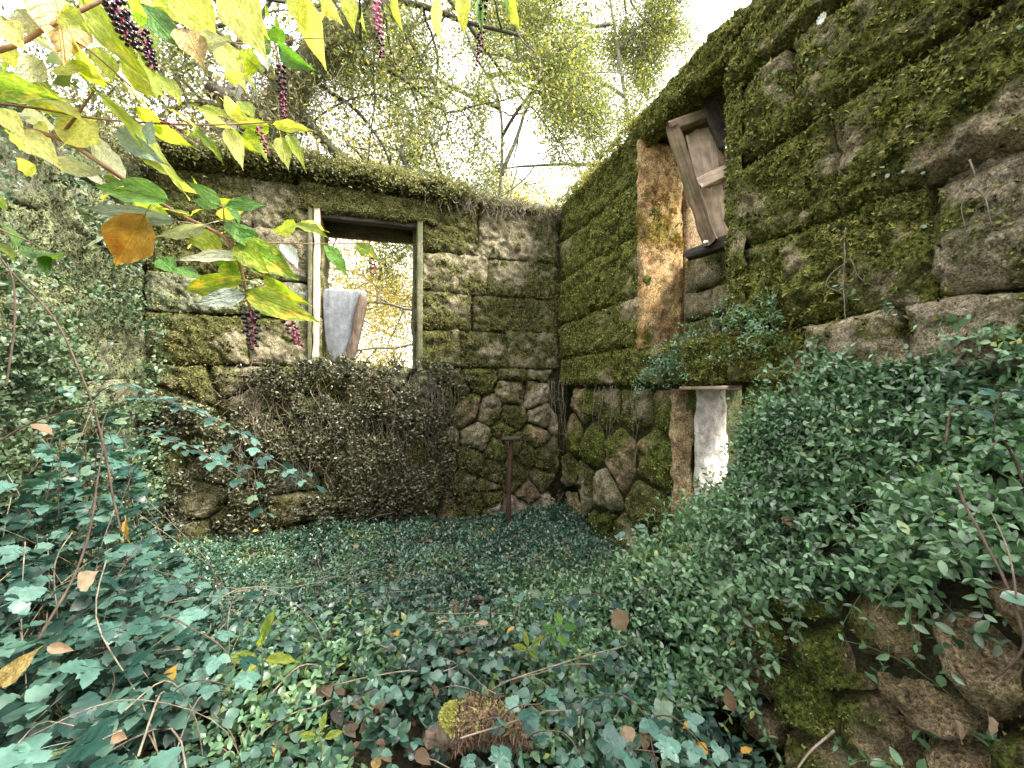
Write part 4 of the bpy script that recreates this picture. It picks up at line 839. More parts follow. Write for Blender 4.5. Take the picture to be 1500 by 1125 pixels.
def leaf_obj(name, me, p, D, Nn, L, wid, parent, thick=None):
    D = nz(D); Y = nz(np.cross(Nn, D)); Z = np.cross(D, Y); o = bpy.data.objects.new(name, me); C.objects.link(o); q = np.array(p, float)
    if parent is not None: o.parent = parent; q = q - np.array(parent.location)
    m = np.stack([D * L, Y * wid, Z * L], 1); o.matrix_basis = Matrix(((*m[0], q[0]), (*m[1], q[1]), (*m[2], q[2]), (0, 0, 0, 1))); return o
def mound_z(X, Y):
    u = X / np.maximum(Y, .3); z = -.78 + (Y - .9) * .50; g = G(X, Y)
    return g + (z - g) * (1 - sstep(-.98, -.66, u)) * (1 - sstep(2.3, 2.7, Y))
def bramble(label, canes, size, group='bramble bushes', leafstep=.075, rad=.0032):
    base = np.mean([c[0] for c in canes], 0); root = empty('bramble_bush', base, label, 'bramble', group); ts = []; cnt = 0
    for c in canes:
        q = wob(curve(c, 26), .02, 5, R.randint(99)); r = rad * R.uniform(.6, 1.1); V, F, A = tube(q, np.linspace(r, r * .45, 26), 5); put('stem', V, F, M['stem_brown'], root)
        Ls = np.concatenate([[0], np.cumsum(np.linalg.norm(np.diff(q, axis=0), axis=1))]); tot = Ls[-1]; x = tot * R.uniform(.25, .4); sgn = 1
        while x < tot:
            i = min(np.searchsorted(Ls, x), 25); p = q[i]; tg = nz(q[min(i + 1, 25)] - q[max(i - 1, 0)]); sd = nz(np.cross(tg, UP)) * sgn
            D = nz(sd * R.uniform(.6, 1) + tg * .6 + UP * R.uniform(-.25, .15)); s = size * R.uniform(.65, 1.15)
            Nv = nz(UP + np.array([0, -.25, 0]) + R.normal(size=3) * .28); pp = p + D * s * .5
            leaf_obj('leaf', BM[R.randint(8)], pp, D, Nv, s, s, root); cnt += 1; sgn = -sgn; x += leafstep * R.uniform(.6, 1.3)
    return root
def cane_to(end, back, lift=.15):
    end = np.array(end, float); st = end + np.array(back, float); st[2] = float(G(st[0], st[1])); mid = (st * .45 + end * .55) + UP * lift + R.normal(size=3) * .04
    return [st, st * .7 + mid * .3 + UP * (mid[2] - st[2]) * .3, mid, end]
def mound_cane(Y, u, lift=.0):
    X = u * Y; z = float(mound_z(X, Y)) + R.uniform(-.10, .05) + lift; return cane_to((X, Y, z), (R.uniform(-.5, .1), R.uniform(-.15, .35), 0), .12)
bramble('big flat teal bramble leaves lowest in the corner of the picture', [mound_cane(R.uniform(.78, 1.05), R.uniform(-1.15, -.70)) for _ in range(9)], .074)
bramble('broad teal bramble in front of the grey lichened wall', [mound_cane(R.uniform(1.15, 1.55), R.uniform(-1.3, -.86)) for _ in range(13)], .058)
bramble('bramble mound filling the dark corner beneath the pokeweed', [mound_cane(R.uniform(1.6, 2.2), R.uniform(-1.3, -.88), .08) for _ in range(16)], .056)
cs = [[W(120, 700, 2.3), W(150, 560, 2.2), W(300, 600, 2.05), W(395, 662, 1.95), W(460, 705, 1.9)], [W(110, 760, 2.2), W(170, 590, 2.1), W(280, 590, 2.05), W(330, 640, 2.0), W(392, 745, 1.95)],
      [W(120, 760, 2.1), W(170, 640, 2.0), W(260, 640, 1.9), W(350, 690, 1.85)], [W(130, 720, 2.3), W(200, 620, 2.2), W(290, 660, 2.15), W(440, 690, 2.1)]]
bramble('arching bramble canes reaching in leafy tiers toward the creeper curtain', cs, .042, leafstep=.062)
cs = [[W(180, 1000, 1.5), W(200, 840, 1.45), W(240, 830, 1.4), W(300, 850, 1.35)], [W(150, 1000, 1.3), W(230, 900, 1.25), W(300, 920, 1.2), W(350, 980, 1.15)], [W(200, 1120, 1.2), W(260, 1000, 1.15), W(330, 1000, 1.1)],
      [W(220, 1000, 1.8), W(240, 850, 1.75), W(300, 840, 1.7), W(360, 870, 1.68)]]
bramble('low bramble runners creeping from the mound into the periwinkle', cs, .045)
cs = [[W(760, 1180, 1.1), W(770, 1080, 1.1), W(820, 1070, 1.05), W(850, 1110, 1.0)], [W(860, 1150, 1.15), W(850, 1020, 1.15), W(900, 1000, 1.1), W(960, 1040, 1.05)], [W(720, 1180, 1.1), W(740, 1040, 1.12), W(790, 1020, 1.1)],
      [W(980, 1150, 1.1), W(960, 1050, 1.15), W(990, 1040, 1.1), W(1040, 1090, 1.0)], [W(900, 1180, .95), W(900, 1100, .95), W(960, 1090, .9)], [W(640, 1180, 1.0), W(660, 1120, 1.0), W(720, 1110, .98)]]
bramble('teal bramble leaves in front of the dead root stump', cs, .040, leafstep=.05)
cs = [[W(720, 930, 1.75), W(720, 880, 1.7), W(760, 865, 1.65), W(800, 880, 1.6)], [W(830, 950, 1.6), W(820, 880, 1.6), W(860, 860, 1.55), W(900, 880, 1.5)], [W(880, 880, 1.9), W(890, 800, 1.9), W(925, 775, 1.85), W(950, 770, 1.8)]]
bramble('small bramble sprays among the periwinkle below the low opening', cs, .036, leafstep=.05)
cs = [[W(1440, 620, 1.05), W(1455, 560, 1.05), W(1490, 560, 1.0)], [W(1380, 640, 1.1), W(1400, 590, 1.1), W(1450, 600, 1.05)], [W(1500, 700, .95), W(1470, 640, .95), W(1440, 660, .92)]]
bramble('bramble leaves growing out of the bank close to the tall wall', cs, .030, leafstep=.05)
# fill in the depth of the left mound
n = 1700; Y = R.uniform(.75, 2.6, n); u = R.uniform(-1.4, -.6, n); X = u * Y; g = G(X, Y); mz = mound_z(X, Y); Z = g + (mz - g) * R.uniform(.1, .90, n); ok = inside_room(X, Y, .02) & (mz > g + .05)
_q = leaflet(1, .8, 7, .10, curl=.25, seed=4); TLB = (_q[0], _q[1]); P = np.stack([X, Y, Z], -1)[ok]; n = len(P); th = R.rand(n) * 6.28; ps = []
for a in (0, 1.3, -1.3):
    D = np.stack([np.cos(th + a), np.sin(th + a), R.normal(size=n) * .15], -1); ps.append(scatter(TLB, P, D, nz(UP + rv(n) * .42), R.uniform(.025, .062, n)))
V, F, A = joined(ps); ob = put('bramble_undergrowth', V, F, M['bramble_fill'], None, {'rnd': A}); tag(ob, 'shade-toned leafy undergrowth inside the bramble mound', 'undergrowth', None, 'stuff')
ts = []
for i in range(90):
    Y0 = R.uniform(.9, 2.5); u0 = R.uniform(-1.35, -.75); c = cane_to((u0 * Y0, Y0, float(mound_z(u0 * Y0, Y0)) + R.uniform(-.3, .06)), (R.uniform(-.5, .5), R.uniform(-.3, .4), 0)); ts.append(tube(curve(c, 14), R.uniform(.001, .0028), 4))
V, F, A = joined(ts); put('stems', V, F, M['root'], ob, None, kind='stuff')
bs = empty('bare_stems', W(150, 700, 1.6), 'bare brown stems arching in front of the lichened wall', 'stem')
for pts, r in (([(180, 780, 1.6), (150, 640, 1.55), (122, 550, 1.5), (80, 460, 1.45), (20, 395, 1.4), (0, 370, 1.38)], .0042), ([(5, 560, 1.3), (18, 480, 1.3), (20, 420, 1.3), (8, 380, 1.3)], .0035), ([(0, 640, 1.1), (60, 608, 1.12), (140, 590, 1.15)], .0028), ([(60, 930, 1.0), (110, 840, 1.05), (140, 740, 1.1), (150, 640, 1.15)], .0034), ([(190, 560, 1.8), (150, 620, 1.75), (175, 760, 1.7)], .003)):
    V, F, A = tube(wob(curve([W(*p) for p in pts], 30), .006, 7, 5), np.linspace(r, r * .6, 30), 6); put('stem', V, F, M['stem_brown'], bs)

# ------------------------------------------------------------------ pokeweed
def poke_mesh(seed, mat):
    r = np.random.RandomState(seed); n = 12; xs = np.linspace(0, 1, n + 1); V = []; F = []; curl = r.uniform(.02, .30); fold = r.uniform(.1, .5); ph = r.rand() * 6
    for i, x in enumerate(xs):
        hw = .5 * (np.sin(np.pi * min(x, .999) ** .74) ** (.95 + .5 * x)) * (1 + .06 * np.sin(x * 19 + ph)) + .004
        z = -curl * x * x + .05 * x
        for j, a in enumerate((-1, -.5, 0, .5, 1)):
            V.append((x + .03 * abs(a) * (1 - x), a * hw, z + fold * abs(a) * hw * .35 + .016 * np.sin(x * 17 + ph + a * 2) * abs(a) + (.006 * (-1) ** i if abs(a) == .5 else 0)))
    for i in range(n):
        for j in range(4): a = i * 5 + j; F += [(a, a + 1, a + 6), (a, a + 6, a + 5)]
    V = np.array(V); t = tube(curve([(-.16, 0, .01), (-.06, 0, -.005), (.1, 0, -.004), (.6, 0, -.01 - curl * .3)], 6), np.linspace(.012, .004, 6), 4)
    V, F, A = joined([(V, np.array(F), np.zeros(len(V))), t]); return make_mesh('pokeweed_leaf', V, F, M[mat], smooth=True)
PM = {}
def pmesh(mat):
    k = (mat, R.randint(4))
    if k not in PM: PM[k] = poke_mesh(hash(k[0]) % 97 if False else sum(map(ord, mat)) + k[1] * 13, mat)
    return PM[k]
def pleaf(parent, b, t, wd, mat, Y, face=.85):
    Y2 = Y + R.uniform(-.05, .05); p0, p1 = W(b[0], b[1], Y), W(t[0], t[1], Y2); L = np.linalg.norm(p1 - p0); D = (p1 - p0) / L
    view = nz(-(p0 + p1) / 2); Nv = nz(view * face + UP * .35 + R.normal(size=3) * (.05 if mat == 'p_orange' else .35))
    # foreshortening: a leaf not facing the camera shows narrower than it is
    if Y < .95 and b[1] < 330 and R.rand() < .85 and mat != 'p_orange':
        q = p0 * 1.12 + R.normal(size=3) * .025; leaf_obj('leaf', pmesh(['p_yellow', 'p_lime', 'p_pale', 'p_lime'][R.randint(4)]), q, nz(D + R.normal(size=3) * .4), nz(view * .5 + R.normal(size=3) * .5), L * R.uniform(.6, 1.0), L * R.uniform(.25, .4), parent)
    leaf_obj('leaf', pmesh(mat), p0 - UP * 0, D, Nv, L * 1.08, wd / F0 * Y * 1.18, parent)
y_, l_, g_, b_, p_, t_, o_, n_ = 'p_yellow', 'p_lime', 'p_green', 'p_blue', 'p_pale', 'p_turn', 'p_orange', 'p_tan'
def stems_of(parent, specs, mat='poke_stem'):
    for pts, r in specs:
        V, F, A = tube(curve([W(*p) for p in pts], 26), np.linspace(r, r * .6, 26), 7); put('stem', V, F, M[mat], parent, smooth=True)
def berries(parent, a, b, Y, n, mat, mat2=None, r=.0042, wd=.013):
    pa, pb = W(a[0], a[1], Y), W(b[0], b[1], Y); cl = bpy.data.objects.new('berry_cluster', None); C.objects.link(cl); cl.parent = parent; cl.location = Vector(pa) - parent.location
    base = pa; q = curve([pa, (pa + pb) / 2 + np.array([.004, 0, 0]), pb], 12); V, F, A = tube(q, np.linspace(.0016, .0008, 12), 5)
    me = make_mesh('stalk', V - base, F, M['pink']); so_ = bpy.data.objects.new('stalk', me); C.objects.link(so_); so_.parent = cl
    # icosphere-like berry
    th = np.linspace(0, np.pi, 6); ph = np.arange(8) * np.pi / 4; S0 = []; 
    for t in th[1:-1]:
        for f in ph: S0.append((math.sin(t) * math.cos(f), math.sin(t) * math.sin(f), math.cos(t) * .82))
    S0 = [(0, 0, .74)] + S0 + [(0, 0, -.74)]; SF = [(0, 1 + i, 1 + (i + 1) % 8) for i in range(8)]
    for k in range(3):
        for i in range(8): a0 = 1 + k * 8 + i; a1 = 1 + k * 8 + (i + 1) % 8; SF += [(a0, a0 + 8, a1 + 8), (a0, a1 + 8, a1)]
    e = len(S0) - 1; SF += [(e, e - 8 + (i + 1) % 8, e - 8 + i) for i in range(8)]; S0 = np.array(S0); SF = np.array(SF)
    grp = [[], []]; st = []
    for i in range(n):
        t = (i + .5) / n; c = pa + (pb - pa) * t; an = i * 2.4; w_ = wd * (1 - .5 * t); off = np.array([math.cos(an), math.sin(an), -.15]) * w_; rr = r * (1 - .30 * t) * R.uniform(.85, 1.1); V_ = S0 * rr + c + off
        grp[1 if (mat2 and t > .55) else 0].append((V_, SF, np.zeros(len(S0)))); st.append(tube(np.array([c, c + off * .5, c + off]), .0006, 3))
    for g, mm in zip(grp, (mat, mat2)):
        if g:
            V, F, A = joined(g); o = bpy.data.objects.new('berries', make_mesh('berries', V - base, F, M[mm], smooth=True)); C.objects.link(o); o.parent = cl
    V, F, A = joined(st); o = bpy.data.objects.new('pedicels', make_mesh('pedicels', V - base, F, M['pink'])); C.objects.link(o); o.parent = cl

pk = empty('pokeweed', W(-120, 200, .80), 'pokeweed branch with an orange leaf and black berries reaching toward the window', 'pokeweed', 'pokeweed branches')
stems_of(pk, [([(-120, 150, .78), (0, 175, .80), (85, 196, .82), (150, 236, .84), (215, 280, .86), (270, 312, .88), (335, 348, .90), (358, 410, .92), (366, 450, .93)], .0052),
    ([(85, 194, .82), (112, 160, .81), (138, 122, .80)], .0032), ([(320, 338, .90), (360, 347, .91), (440, 351, .93), (540, 350, .96)], .0020), ([(327, 345, .90), (327, 310, .90), (325, 292, .90)], .0018),
    ([(350, 375, .91), (385, 380, .92), (405, 395, .93)], .0018)])
for b, t, wd, mt in [((18, 182), (75, 222), 34, y_), ((92, 205), (134, 165), 44, y_), ((0, 100), (108, 165), 36, l_), ((50, 132), (112, 152), 26, y_), ((135, 200), (182, 262), 26, p_), ((168, 184), (224, 226), 24, b_),
    ((72, 228), (150, 248), 22, p_), ((250, 290), (138, 262), 40, g_), ((262, 318), (122, 297), 22, b_), ((325, 295), (274, 257), 16, g_), ((322, 296), (282, 286), 20, g_), ((328, 296), (386, 291), 18, g_), ((330, 298), (352, 312), 14, g_),
    ((306, 321), (229, 343), 20, p_), ((333, 318), (371, 354), 30, g_), ((278, 328), (326, 366), 30, l_), ((352, 350), (426, 396), 38, t_), ((412, 350), (436, 382), 18, b_), ((358, 372), (260, 371), 22, p_), ((300, 366), (358, 380), 20, g_),
    ((362, 405), (257, 419), 26, t_), ((362, 425), (288, 438), 22, b_), ((356, 420), (459, 463), 32, t_), ((382, 398), (448, 441), 24, t_), ((330, 374), (345, 412), 32, l_), ((432, 322), (476, 341), 18, l_), ((472, 350), (512, 396), 20, g_),
    ((520, 350), (552, 372), 18, l_), ((476, 332), (440, 318), 12, y_), ((240, 300), (275, 306), 22, l_), ((255, 385), (290, 400), 22, g_), ((232, 372), (256, 392), 22, g_), ((345, 350), (384, 385), 30, l_), ((395, 178), (342, 172), 14, l_), ((150, 285), (170, 262), 20, y_),
    ((180, 262), (150, 245), 20, l_), ((375, 352), (350, 330), 22, g_), ((205, 225), (268, 262), 14, l_)]:
    pleaf(pk, b, t, wd, mt, .80 + .12 * (b[0] / 400) + R.uniform(-.02, .02))
pleaf(pk, (212, 306), (168, 382), 52, o_, .86, 1.3)
berries(pk, (366, 448), (371, 506), .93, 24, 'berry', None, .0070, .016); berries(pk, (412, 440), (438, 500), .94, 30, 'berry', 'berry_red', .0062, .014); berries(pk, (398, 380), (420, 398), .94, 9, 'berry_red', None, .003, .007)
berries(pk, (546, 366), (546, 400), .97, 12, 'berry', None, .0035, .008)

pk = empty('pokeweed', W(-150, 60, .72), 'backlit yellow pokeweed leaves with long black berry clusters nearest the lens', 'pokeweed', 'pokeweed branches'); pk['label'] = 'backlit yellow pokeweed spray with two dense black berry clusters high up'
stems_of(pk, [([(-150, 90, .70), (0, 65, .72), (70, 30, .74), (150, -10, .76), (240, -60, .78)], .005), ([(-60, 140, .78), (40, 150, .80), (150, 168, .84), (290, 176, .88), (400, 172, .92)], .0026), ([(60, 35, .74), (120, 60, .77), (190, 120, .80)], .0022)])
for b, t, wd, mt in [((70, -25), (98, 62), 62, n_), ((118, -10), (196, 92), 32, l_), ((200, -5), (264, 62), 32, g_), ((250, -30), (312, 42), 56, y_), ((330, -30), (372, 52), 52, y_), ((125, 95), (66, 88), 34, y_), ((265, 32), (290, 74), 36, n_), ((172, 80), (240, 138), 28, y_),
    ((195, 62), (236, 128), 24, l_), ((140, 128), (272, 262), 22, l_), ((0, 20), (26, 60), 30, y_), ((0, 56), (24, 94), 22, y_), ((-20, 120), (60, 130), 34, l_), ((20, 5), (55, 45), 40, p_), ((100, 50), (125, 105), 36, y_), ((150, 110), (100, 90), 30, l_), ((290, 55), (330, 50), 20, p_),
    ((20, 100), (70, 118), 24, l_), ((-10, 150), (30, 190), 26, y_), ((160, 10), (120, -5), 30, y_), ((215, 20), (180, -6), 30, l_), ((250, 155), (286, 172), 18, y_), ((288, 150), (336, 167), 18, l_), ((325, 140), (352, 168), 22, y_), ((350, 140), (369, 163), 18, l_), ((331, 180), (353, 228), 20, y_),
    ((286, 184), (326, 226), 16, l_), ((360, 180), (376, 206), 20, l_), ((410, 193), (420, 236), 20, y_), ((398, 175), (449, 181), 14, y_), ((420, 190), (444, 232), 14, l_), ((215, 205), (222, 170), 18, b_), ((60, 80), (20, 110), 26, p_), ((230, 100), (262, 140), 22, l_), ((35, 205), (0, 190), 22, y_), ((140, 60), (160, 110), 28, l_), ((85, 10), (130, 40), 30, l_)]:
    pleaf(pk, b, t, wd, mt, .74 + .14 * (max(b[0], 0) / 400) + R.uniform(-.03, .03))
berries(pk, (164, -8), (188, 58), .76, 46, 'berry', None, .0062, .017); berries(pk, (202, 36), (222, 94), .78, 36, 'berry', None, .0052, .013); berries(pk, (232, 168), (270, 188), .86, 18, 'berry_red', None, .0030, .008)
berries(pk, (376, 178), (394, 224), .90, 24, 'berry_red', 'berry', .0032, .008)

pk = empty('pokeweed', W(380, -120, .9), 'hanging pokeweed tips with yellow leaves and thin berry strings above the window wall', 'pokeweed', 'pokeweed branches')
stems_of(pk, [([(300, -140, .88), (360, -60, .9), (480, -30, .92), (620, -28, .95), (800, -40, 1.0)], .003), ([(300, 48, .9), (345, 55, .9), (398, 62, .91), (402, 100, .91)], .0016), ([(398, 62, .91), (430, 50, .92), (500, 48, .93)], .0012)])
for b, t, wd, mt in [((440, -20), (466, 80), 32, y_), ((398, 30), (412, 60), 22, g_), ((406, 60), (446, 92), 22, g_), ((372, 64), (352, 106), 24, l_), ((318, 50), (352, 110), 30, y_), ((376, 66), (391, 92), 18, b_), ((395, 52), (368, 62), 26, g_), ((506, -24), (516, 32), 20, y_), ((640, -24), (638, 46), 27, y_),
    ((676, -24), (679, 40), 18, y_), ((704, -12), (703, 30), 12, g_), ((744, -20), (758, 34), 16, l_), ((575, -24), (579, 28), 14, y_), ((736, -14), (746, 12), 12, g_), ((425, -20), (444, 30), 24, y_), ((480, -20), (472, 25), 16, y_), ((470, -10), (490, 18), 18, y_), ((380, 100), (362, 72), 20, l_)]:
    pleaf(pk, b, t, wd, mt, .9 + .08 * (b[0] - 300) / 400)
berries(pk, (409, 88), (415, 166), .91, 40, 'berry', 'berry_red', .0048, .009); berries(pk, (549, -6), (559, 78), .93, 40, 'berry_green', 'berry', .0046, .009); berries(pk, (708, -10), (700, 88), .97, 44, 'berry', None, .0044, .008)

# greenery at the left edge
pk = empty('pokeweed', W(-60, 300, .9), 'shaded green pokeweed leaves at the frame edge before the lichened wall', 'pokeweed', 'pokeweed branches')
stems_of(pk, [([(-60, 290, .9), (0, 330, .92), (50, 352, .95), (90, 380, .98)], .002)])
for b, t, wd, mt in [((0, 322), (28, 352), 22, g_), ((28, 350), (92, 380), 22, g_), ((-10, 345), (20, 372), 20, l_), ((10, 300), (-10, 280), 20, l_), ((50, 360), (70, 395), 16, g_)]: pleaf(pk, b, t, wd, mt, .95)

# ------------------------------------------------------------------ saplings, fallen leaves
SM = {m: poke_mesh(5, m) for m in ('p_green', 'p_lime', 'dry_leaf', 'gold_leaf', 'p_pale')}
def sapling(label, x, y, Y, h, leaves, mat='p_lime'):
    p = W(x, y, Y); root = empty('seedling', p, label, 'seedling', 'seedlings in the periwinkle'); top = p + UP * h
    V, F, A = tube(curve([p, p + UP * h * .5 + np.array([.006, 0, 0]), top], 10), .0022, 6); put('stem', V, F, M['stem_green'], root)
    for k, (ang, el, L, wr_, t) in enumerate(leaves):
        D = np.array([math.cos(ang) * math.cos(el), math.sin(ang) * math.cos(el), math.sin(el)]); leaf_obj('leaf', SM[mat], p + UP * h * t + D * .01, D, nz(np.array([0, -.5, .8]) + np.cross(D, [0, 1, 0]) * .3), L, L * wr_, root)
sapling('bright seedling with four long pale green leaves standing in the carpet', 384, 1000, 1.30, .13, [(3.4, .1, .10, .36, .75), (-.1, .0, .12, .30, .7), (1.2, 1.1, .11, .42, 1), (-1.0, .9, .08, .40, 1), (4.3, -.1, .09, .4, .6)])
sapling('small seedling with two lime leaves near the bottom of the picture', 470, 1110, 1.10, .07, [(3.5, .4, .05, .4, 1), (.2, .2, .055, .4, .9), (1.5, .9, .05, .4, 1)])
sapling('yellowish seedling just behind the dead root stump', 775, 980, 1.4, .08, [(3.6, .5, .07, .3, 1), (.4, .6, .07, .3, 1), (-1.2, .2, .07, .3, 1), (2, .9, .06, .3, 1)])
sapling('lone green seedling between brambles and stump', 820, 950, 1.42, .08, [(3.3, .2, .06, .5, 1), (0, .2, .06, .5, 1), (1.6, .6, .06, .5, 1), (-1.5, -.1, .07, .5, .9)], 'p_green')
FLs = [((0, 1000), (62, 940), 22, .85, 'p_tan', 'long pale dried leaf caught on the bramble at the picture edge', 'bramble'), ((115, 855), (145, 830), 26, 1.2, 'dry_leaf', 'curled pinkish brown leaf lying on the bramble beside a bare stem', ''),
    ((45, 615), (80, 632), 16, 1.3, 'dry_leaf', 'pink fallen leaf high on the bramble mound', ''), ((70, 940), (112, 946), 12, 1.1, 'dry_leaf', 'narrow brown leaf tucked under bramble leaves', ''), ((238, 1000), (262, 965), 16, 1.3, 'gold_leaf', 'upright tan leaf wedged between bramble and periwinkle', ''),
    ((898, 885), (918, 920), 24, 1.55, 'dry_leaf', 'large pale brown leaf hanging on a twig at the foot of the bank', ''), ((162, 1068), (190, 1074), 14, .95, 'dry_leaf', 'small tan leaf resting on the broad lobed bramble leaf', ''), ((1062, 1000), (1075, 1040), 14, 1.2, 'dry_leaf', 'pale dried leaf dangling before the dark rubble wall', ''),
    ((1445, 1040), (1452, 1075), 14, .88, 'dry_leaf', 'pointed dry leaf stuck on the rubble stones by the frame edge', ''), ((1395, 1045), (1408, 1085), 14, .92, 'dry_leaf', 'withered curled leaf hanging on the large rubble stone', ''), ((550, 1120), (556, 1090), 12, 1.15, 'p_tan', 'upright pale leaf standing in the nearest periwinkle', ''),
    ((1395, 708), (1408, 725), 10, 1.1, 'gold_leaf', 'tiny golden leaf on the bank beneath the tall wall', ''), ((1140, 755), (1175, 768), 14, 1.5, 'dry_leaf', 'rust brown leaf lying on the leafy bank', ''), ((930, 1060), (905, 1078), 16, 1.2, 'dry_leaf', 'broken brown leaf right of the stump', ''), ((185, 755), (190, 790), 10, 1.7, 'gold_leaf', 'narrow orange leaf hanging in the dark gap of the bramble', '')]
SM['p_tan'] = poke_mesh(5, 'p_tan')
for b, t, wd, Y, mt, lab, _ in FLs:
    p0, p1 = W(*b, Y), W(*t, Y + .01); L = np.linalg.norm(p1 - p0); o = leaf_obj('fallen_leaf', SM[mt], p0, p1 - p0, nz(np.array([0, -.8, .5]) + R.normal(size=3) * .3), L, wd / F0 * Y * 1.2, None); tag(o, lab, 'fallen leaf', 'dry leaves caught in the greenery')
X, Y = sample_ground(1500); sel = R.permutation(len(X))[:48]
for x, y in zip(X[sel], Y[sel]):
    if x < -.75 * y: continue
    a = R.rand() * 6.28; o = leaf_obj('fallen_leaf', SM['gold_leaf' if R.rand() < .3 else 'dry_leaf'], (x, y, float(G(x, y)) + .15), np.array([math.cos(a), math.sin(a), R.uniform(-.3, .3)]), nz(UP + R.normal(size=3) * .4), R.uniform(.03, .06), R.uniform(.02, .035), None)
    hue = 'golden' if 'gold' in o.data.name or o.data.materials[0] == M['gold_leaf'] else 'brown'
    zone = ('at the foot of the creeper curtain' if x < -.6 else 'near the iron post') if y > 3.0 else (('beside the bramble mound' if x < -.5 else 'in the middle of the floor') if y > 1.9 else ('close to the dead root stump' if x > -.6 else 'low down beside the bramble mound'))
    tag(o, 'small %s leaf lying on the teal carpet %s' % (hue, zone), 'fallen leaf', 'autumn leaves on the periwinkle')
lc = empty('lichen_rosette', W(1215, 22, 1.62), 'white round lichen rosette high on the tall mossy wall', 'lichen')
P0 = W(1215, 22, 1.66); ps = []
for k in range(11):
    a = k * .57; D = ar3 * math.cos(a) + UP * math.sin(a); ps.append(scatter(T_leaf(3, .5, .1, -.1), np.array([P0 + nr3 * .03]), np.array([D + nr3 * .2]), np.array([nr3]), np.array([.024])))
V, F, A = joined(ps); put('rosette', V, F, M['lichen_white'], lc)

# ------------------------------------------------------------------ trees
def grow(p, d, L, r, depth, out, tips, rs, droop=.0, bend=.35, kids=(2, 4), shrink=.62):
    n = 7; pts = [p]; d = nz(d)
    for i in range(n):
        d = nz(d + rs.normal(size=3) * bend * .35 - UP * droop * .12); pts.append(pts[-1] + d * L / n)
    pts = np.array(pts); out.append((pts, np.linspace(r, r * .45, n + 1), depth))
    if depth == 0: tips.append(pts[2:]); return
    if depth == 1: tips.append(pts[4:])
    for k in range(rs.randint(*kids)):
        i = rs.randint(2, n + 1); dd = nz(nz(pts[i] - pts[i - 1]) * .7 + rs.normal(size=3) * .75)
        grow(pts[i], dd, L * shrink * rs.uniform(.7, 1.2), r * .5 * (1 - .3 * i / n), depth - 1, out, tips, rs, droop, bend, kids, shrink)
def tree(label, trunk, rad, limbs, mat_leaf, nleaf, leafsz, seed, bark='bark_far', spread=.16, group='trees beyond the ruin', depth=3, droop=.4, extra=None, kids=(3, 5)):
    rs = np.random.RandomState(seed); trunk = [np.array(t, float) for t in trunk]; root = empty('tree', trunk[0], label, 'tree', group)
    q = curve(trunk, 40); q = wob(q, rad[0] * .25, 1.2, seed); V, F, A = tube(q, np.interp(np.linspace(0, 1, 40), np.linspace(0, 1, len(rad)), rad), 12); nn_ = nz(V - np.repeat(q, 12, 0)); V = V + nn_ * ((fbm(V, 5, 4, seed) - .5) * rad[0] * .5)[:, None]
    put('trunk', V, F, M[bark], root, smooth=True); tips = []
    for (t, d, L, r) in limbs:
        out = []; i = int(t * 39); grow(q[i], np.array(d, float), L, r, depth, out, tips, rs, droop, kids=kids); br = joined([tube(wob(a, .02, 3, 3), b, 5 if dp > 1 else 3) for a, b, dp in out]); put('branch', br[0], br[1], M[bark], root)
    for pts, r in (extra or []):
        pp = wob(curve(pts, 30), .05, 2.0, seed); V, F, A = tube(pp, np.linspace(r, r * .4, 30), 6); put('branch', V, F, M['bark_dark'], root)
        out = []
        for k in range(5): i = rs.randint(8, 30); grow(pp[i], rs.normal(size=3), .8, r * .35, 1, out, tips if rs.rand() < .5 else [], rs, droop)
        br = joined([tube(a, b, 3) for a, b, dp in out]); put('twigs', br[0], br[1], M[bark], root, kind='stuff')
    if nleaf and tips:
        T = np.concatenate(tips); idx = rs.randint(0, len(T), nleaf); P = T[idx] + rs.normal(size=(nleaf, 3)) * spread; P[:, 2] -= np.abs(rs.normal(size=nleaf)) * spread * .6
        gq = P[:, [0, 2]] / P[:, 1:2]; gd = np.hypot((gq[:, 0] - .01 - .3 * (.62 - gq[:, 1])) / .085, (gq[:, 1] - .62) / .17); gap = gd + (fbm(P, .9, 3, 9) - .5) * 1.6 + rs.rand(len(P)) * .35 < .95; P = P[~gap]; nleaf = len(P)
        V, F, A = scatter(RHOMB, P, nz(rs.normal(size=(nleaf, 3)) - UP * .5), nz(rs.normal(size=(nleaf, 3)) + UP * .6), leafsz * rs.uniform(.6, 1.3, nleaf)); put('crown', V, F, M[mat_leaf], root, {'rnd': A}, kind='stuff')
    return root, tips
GZ = -1.5
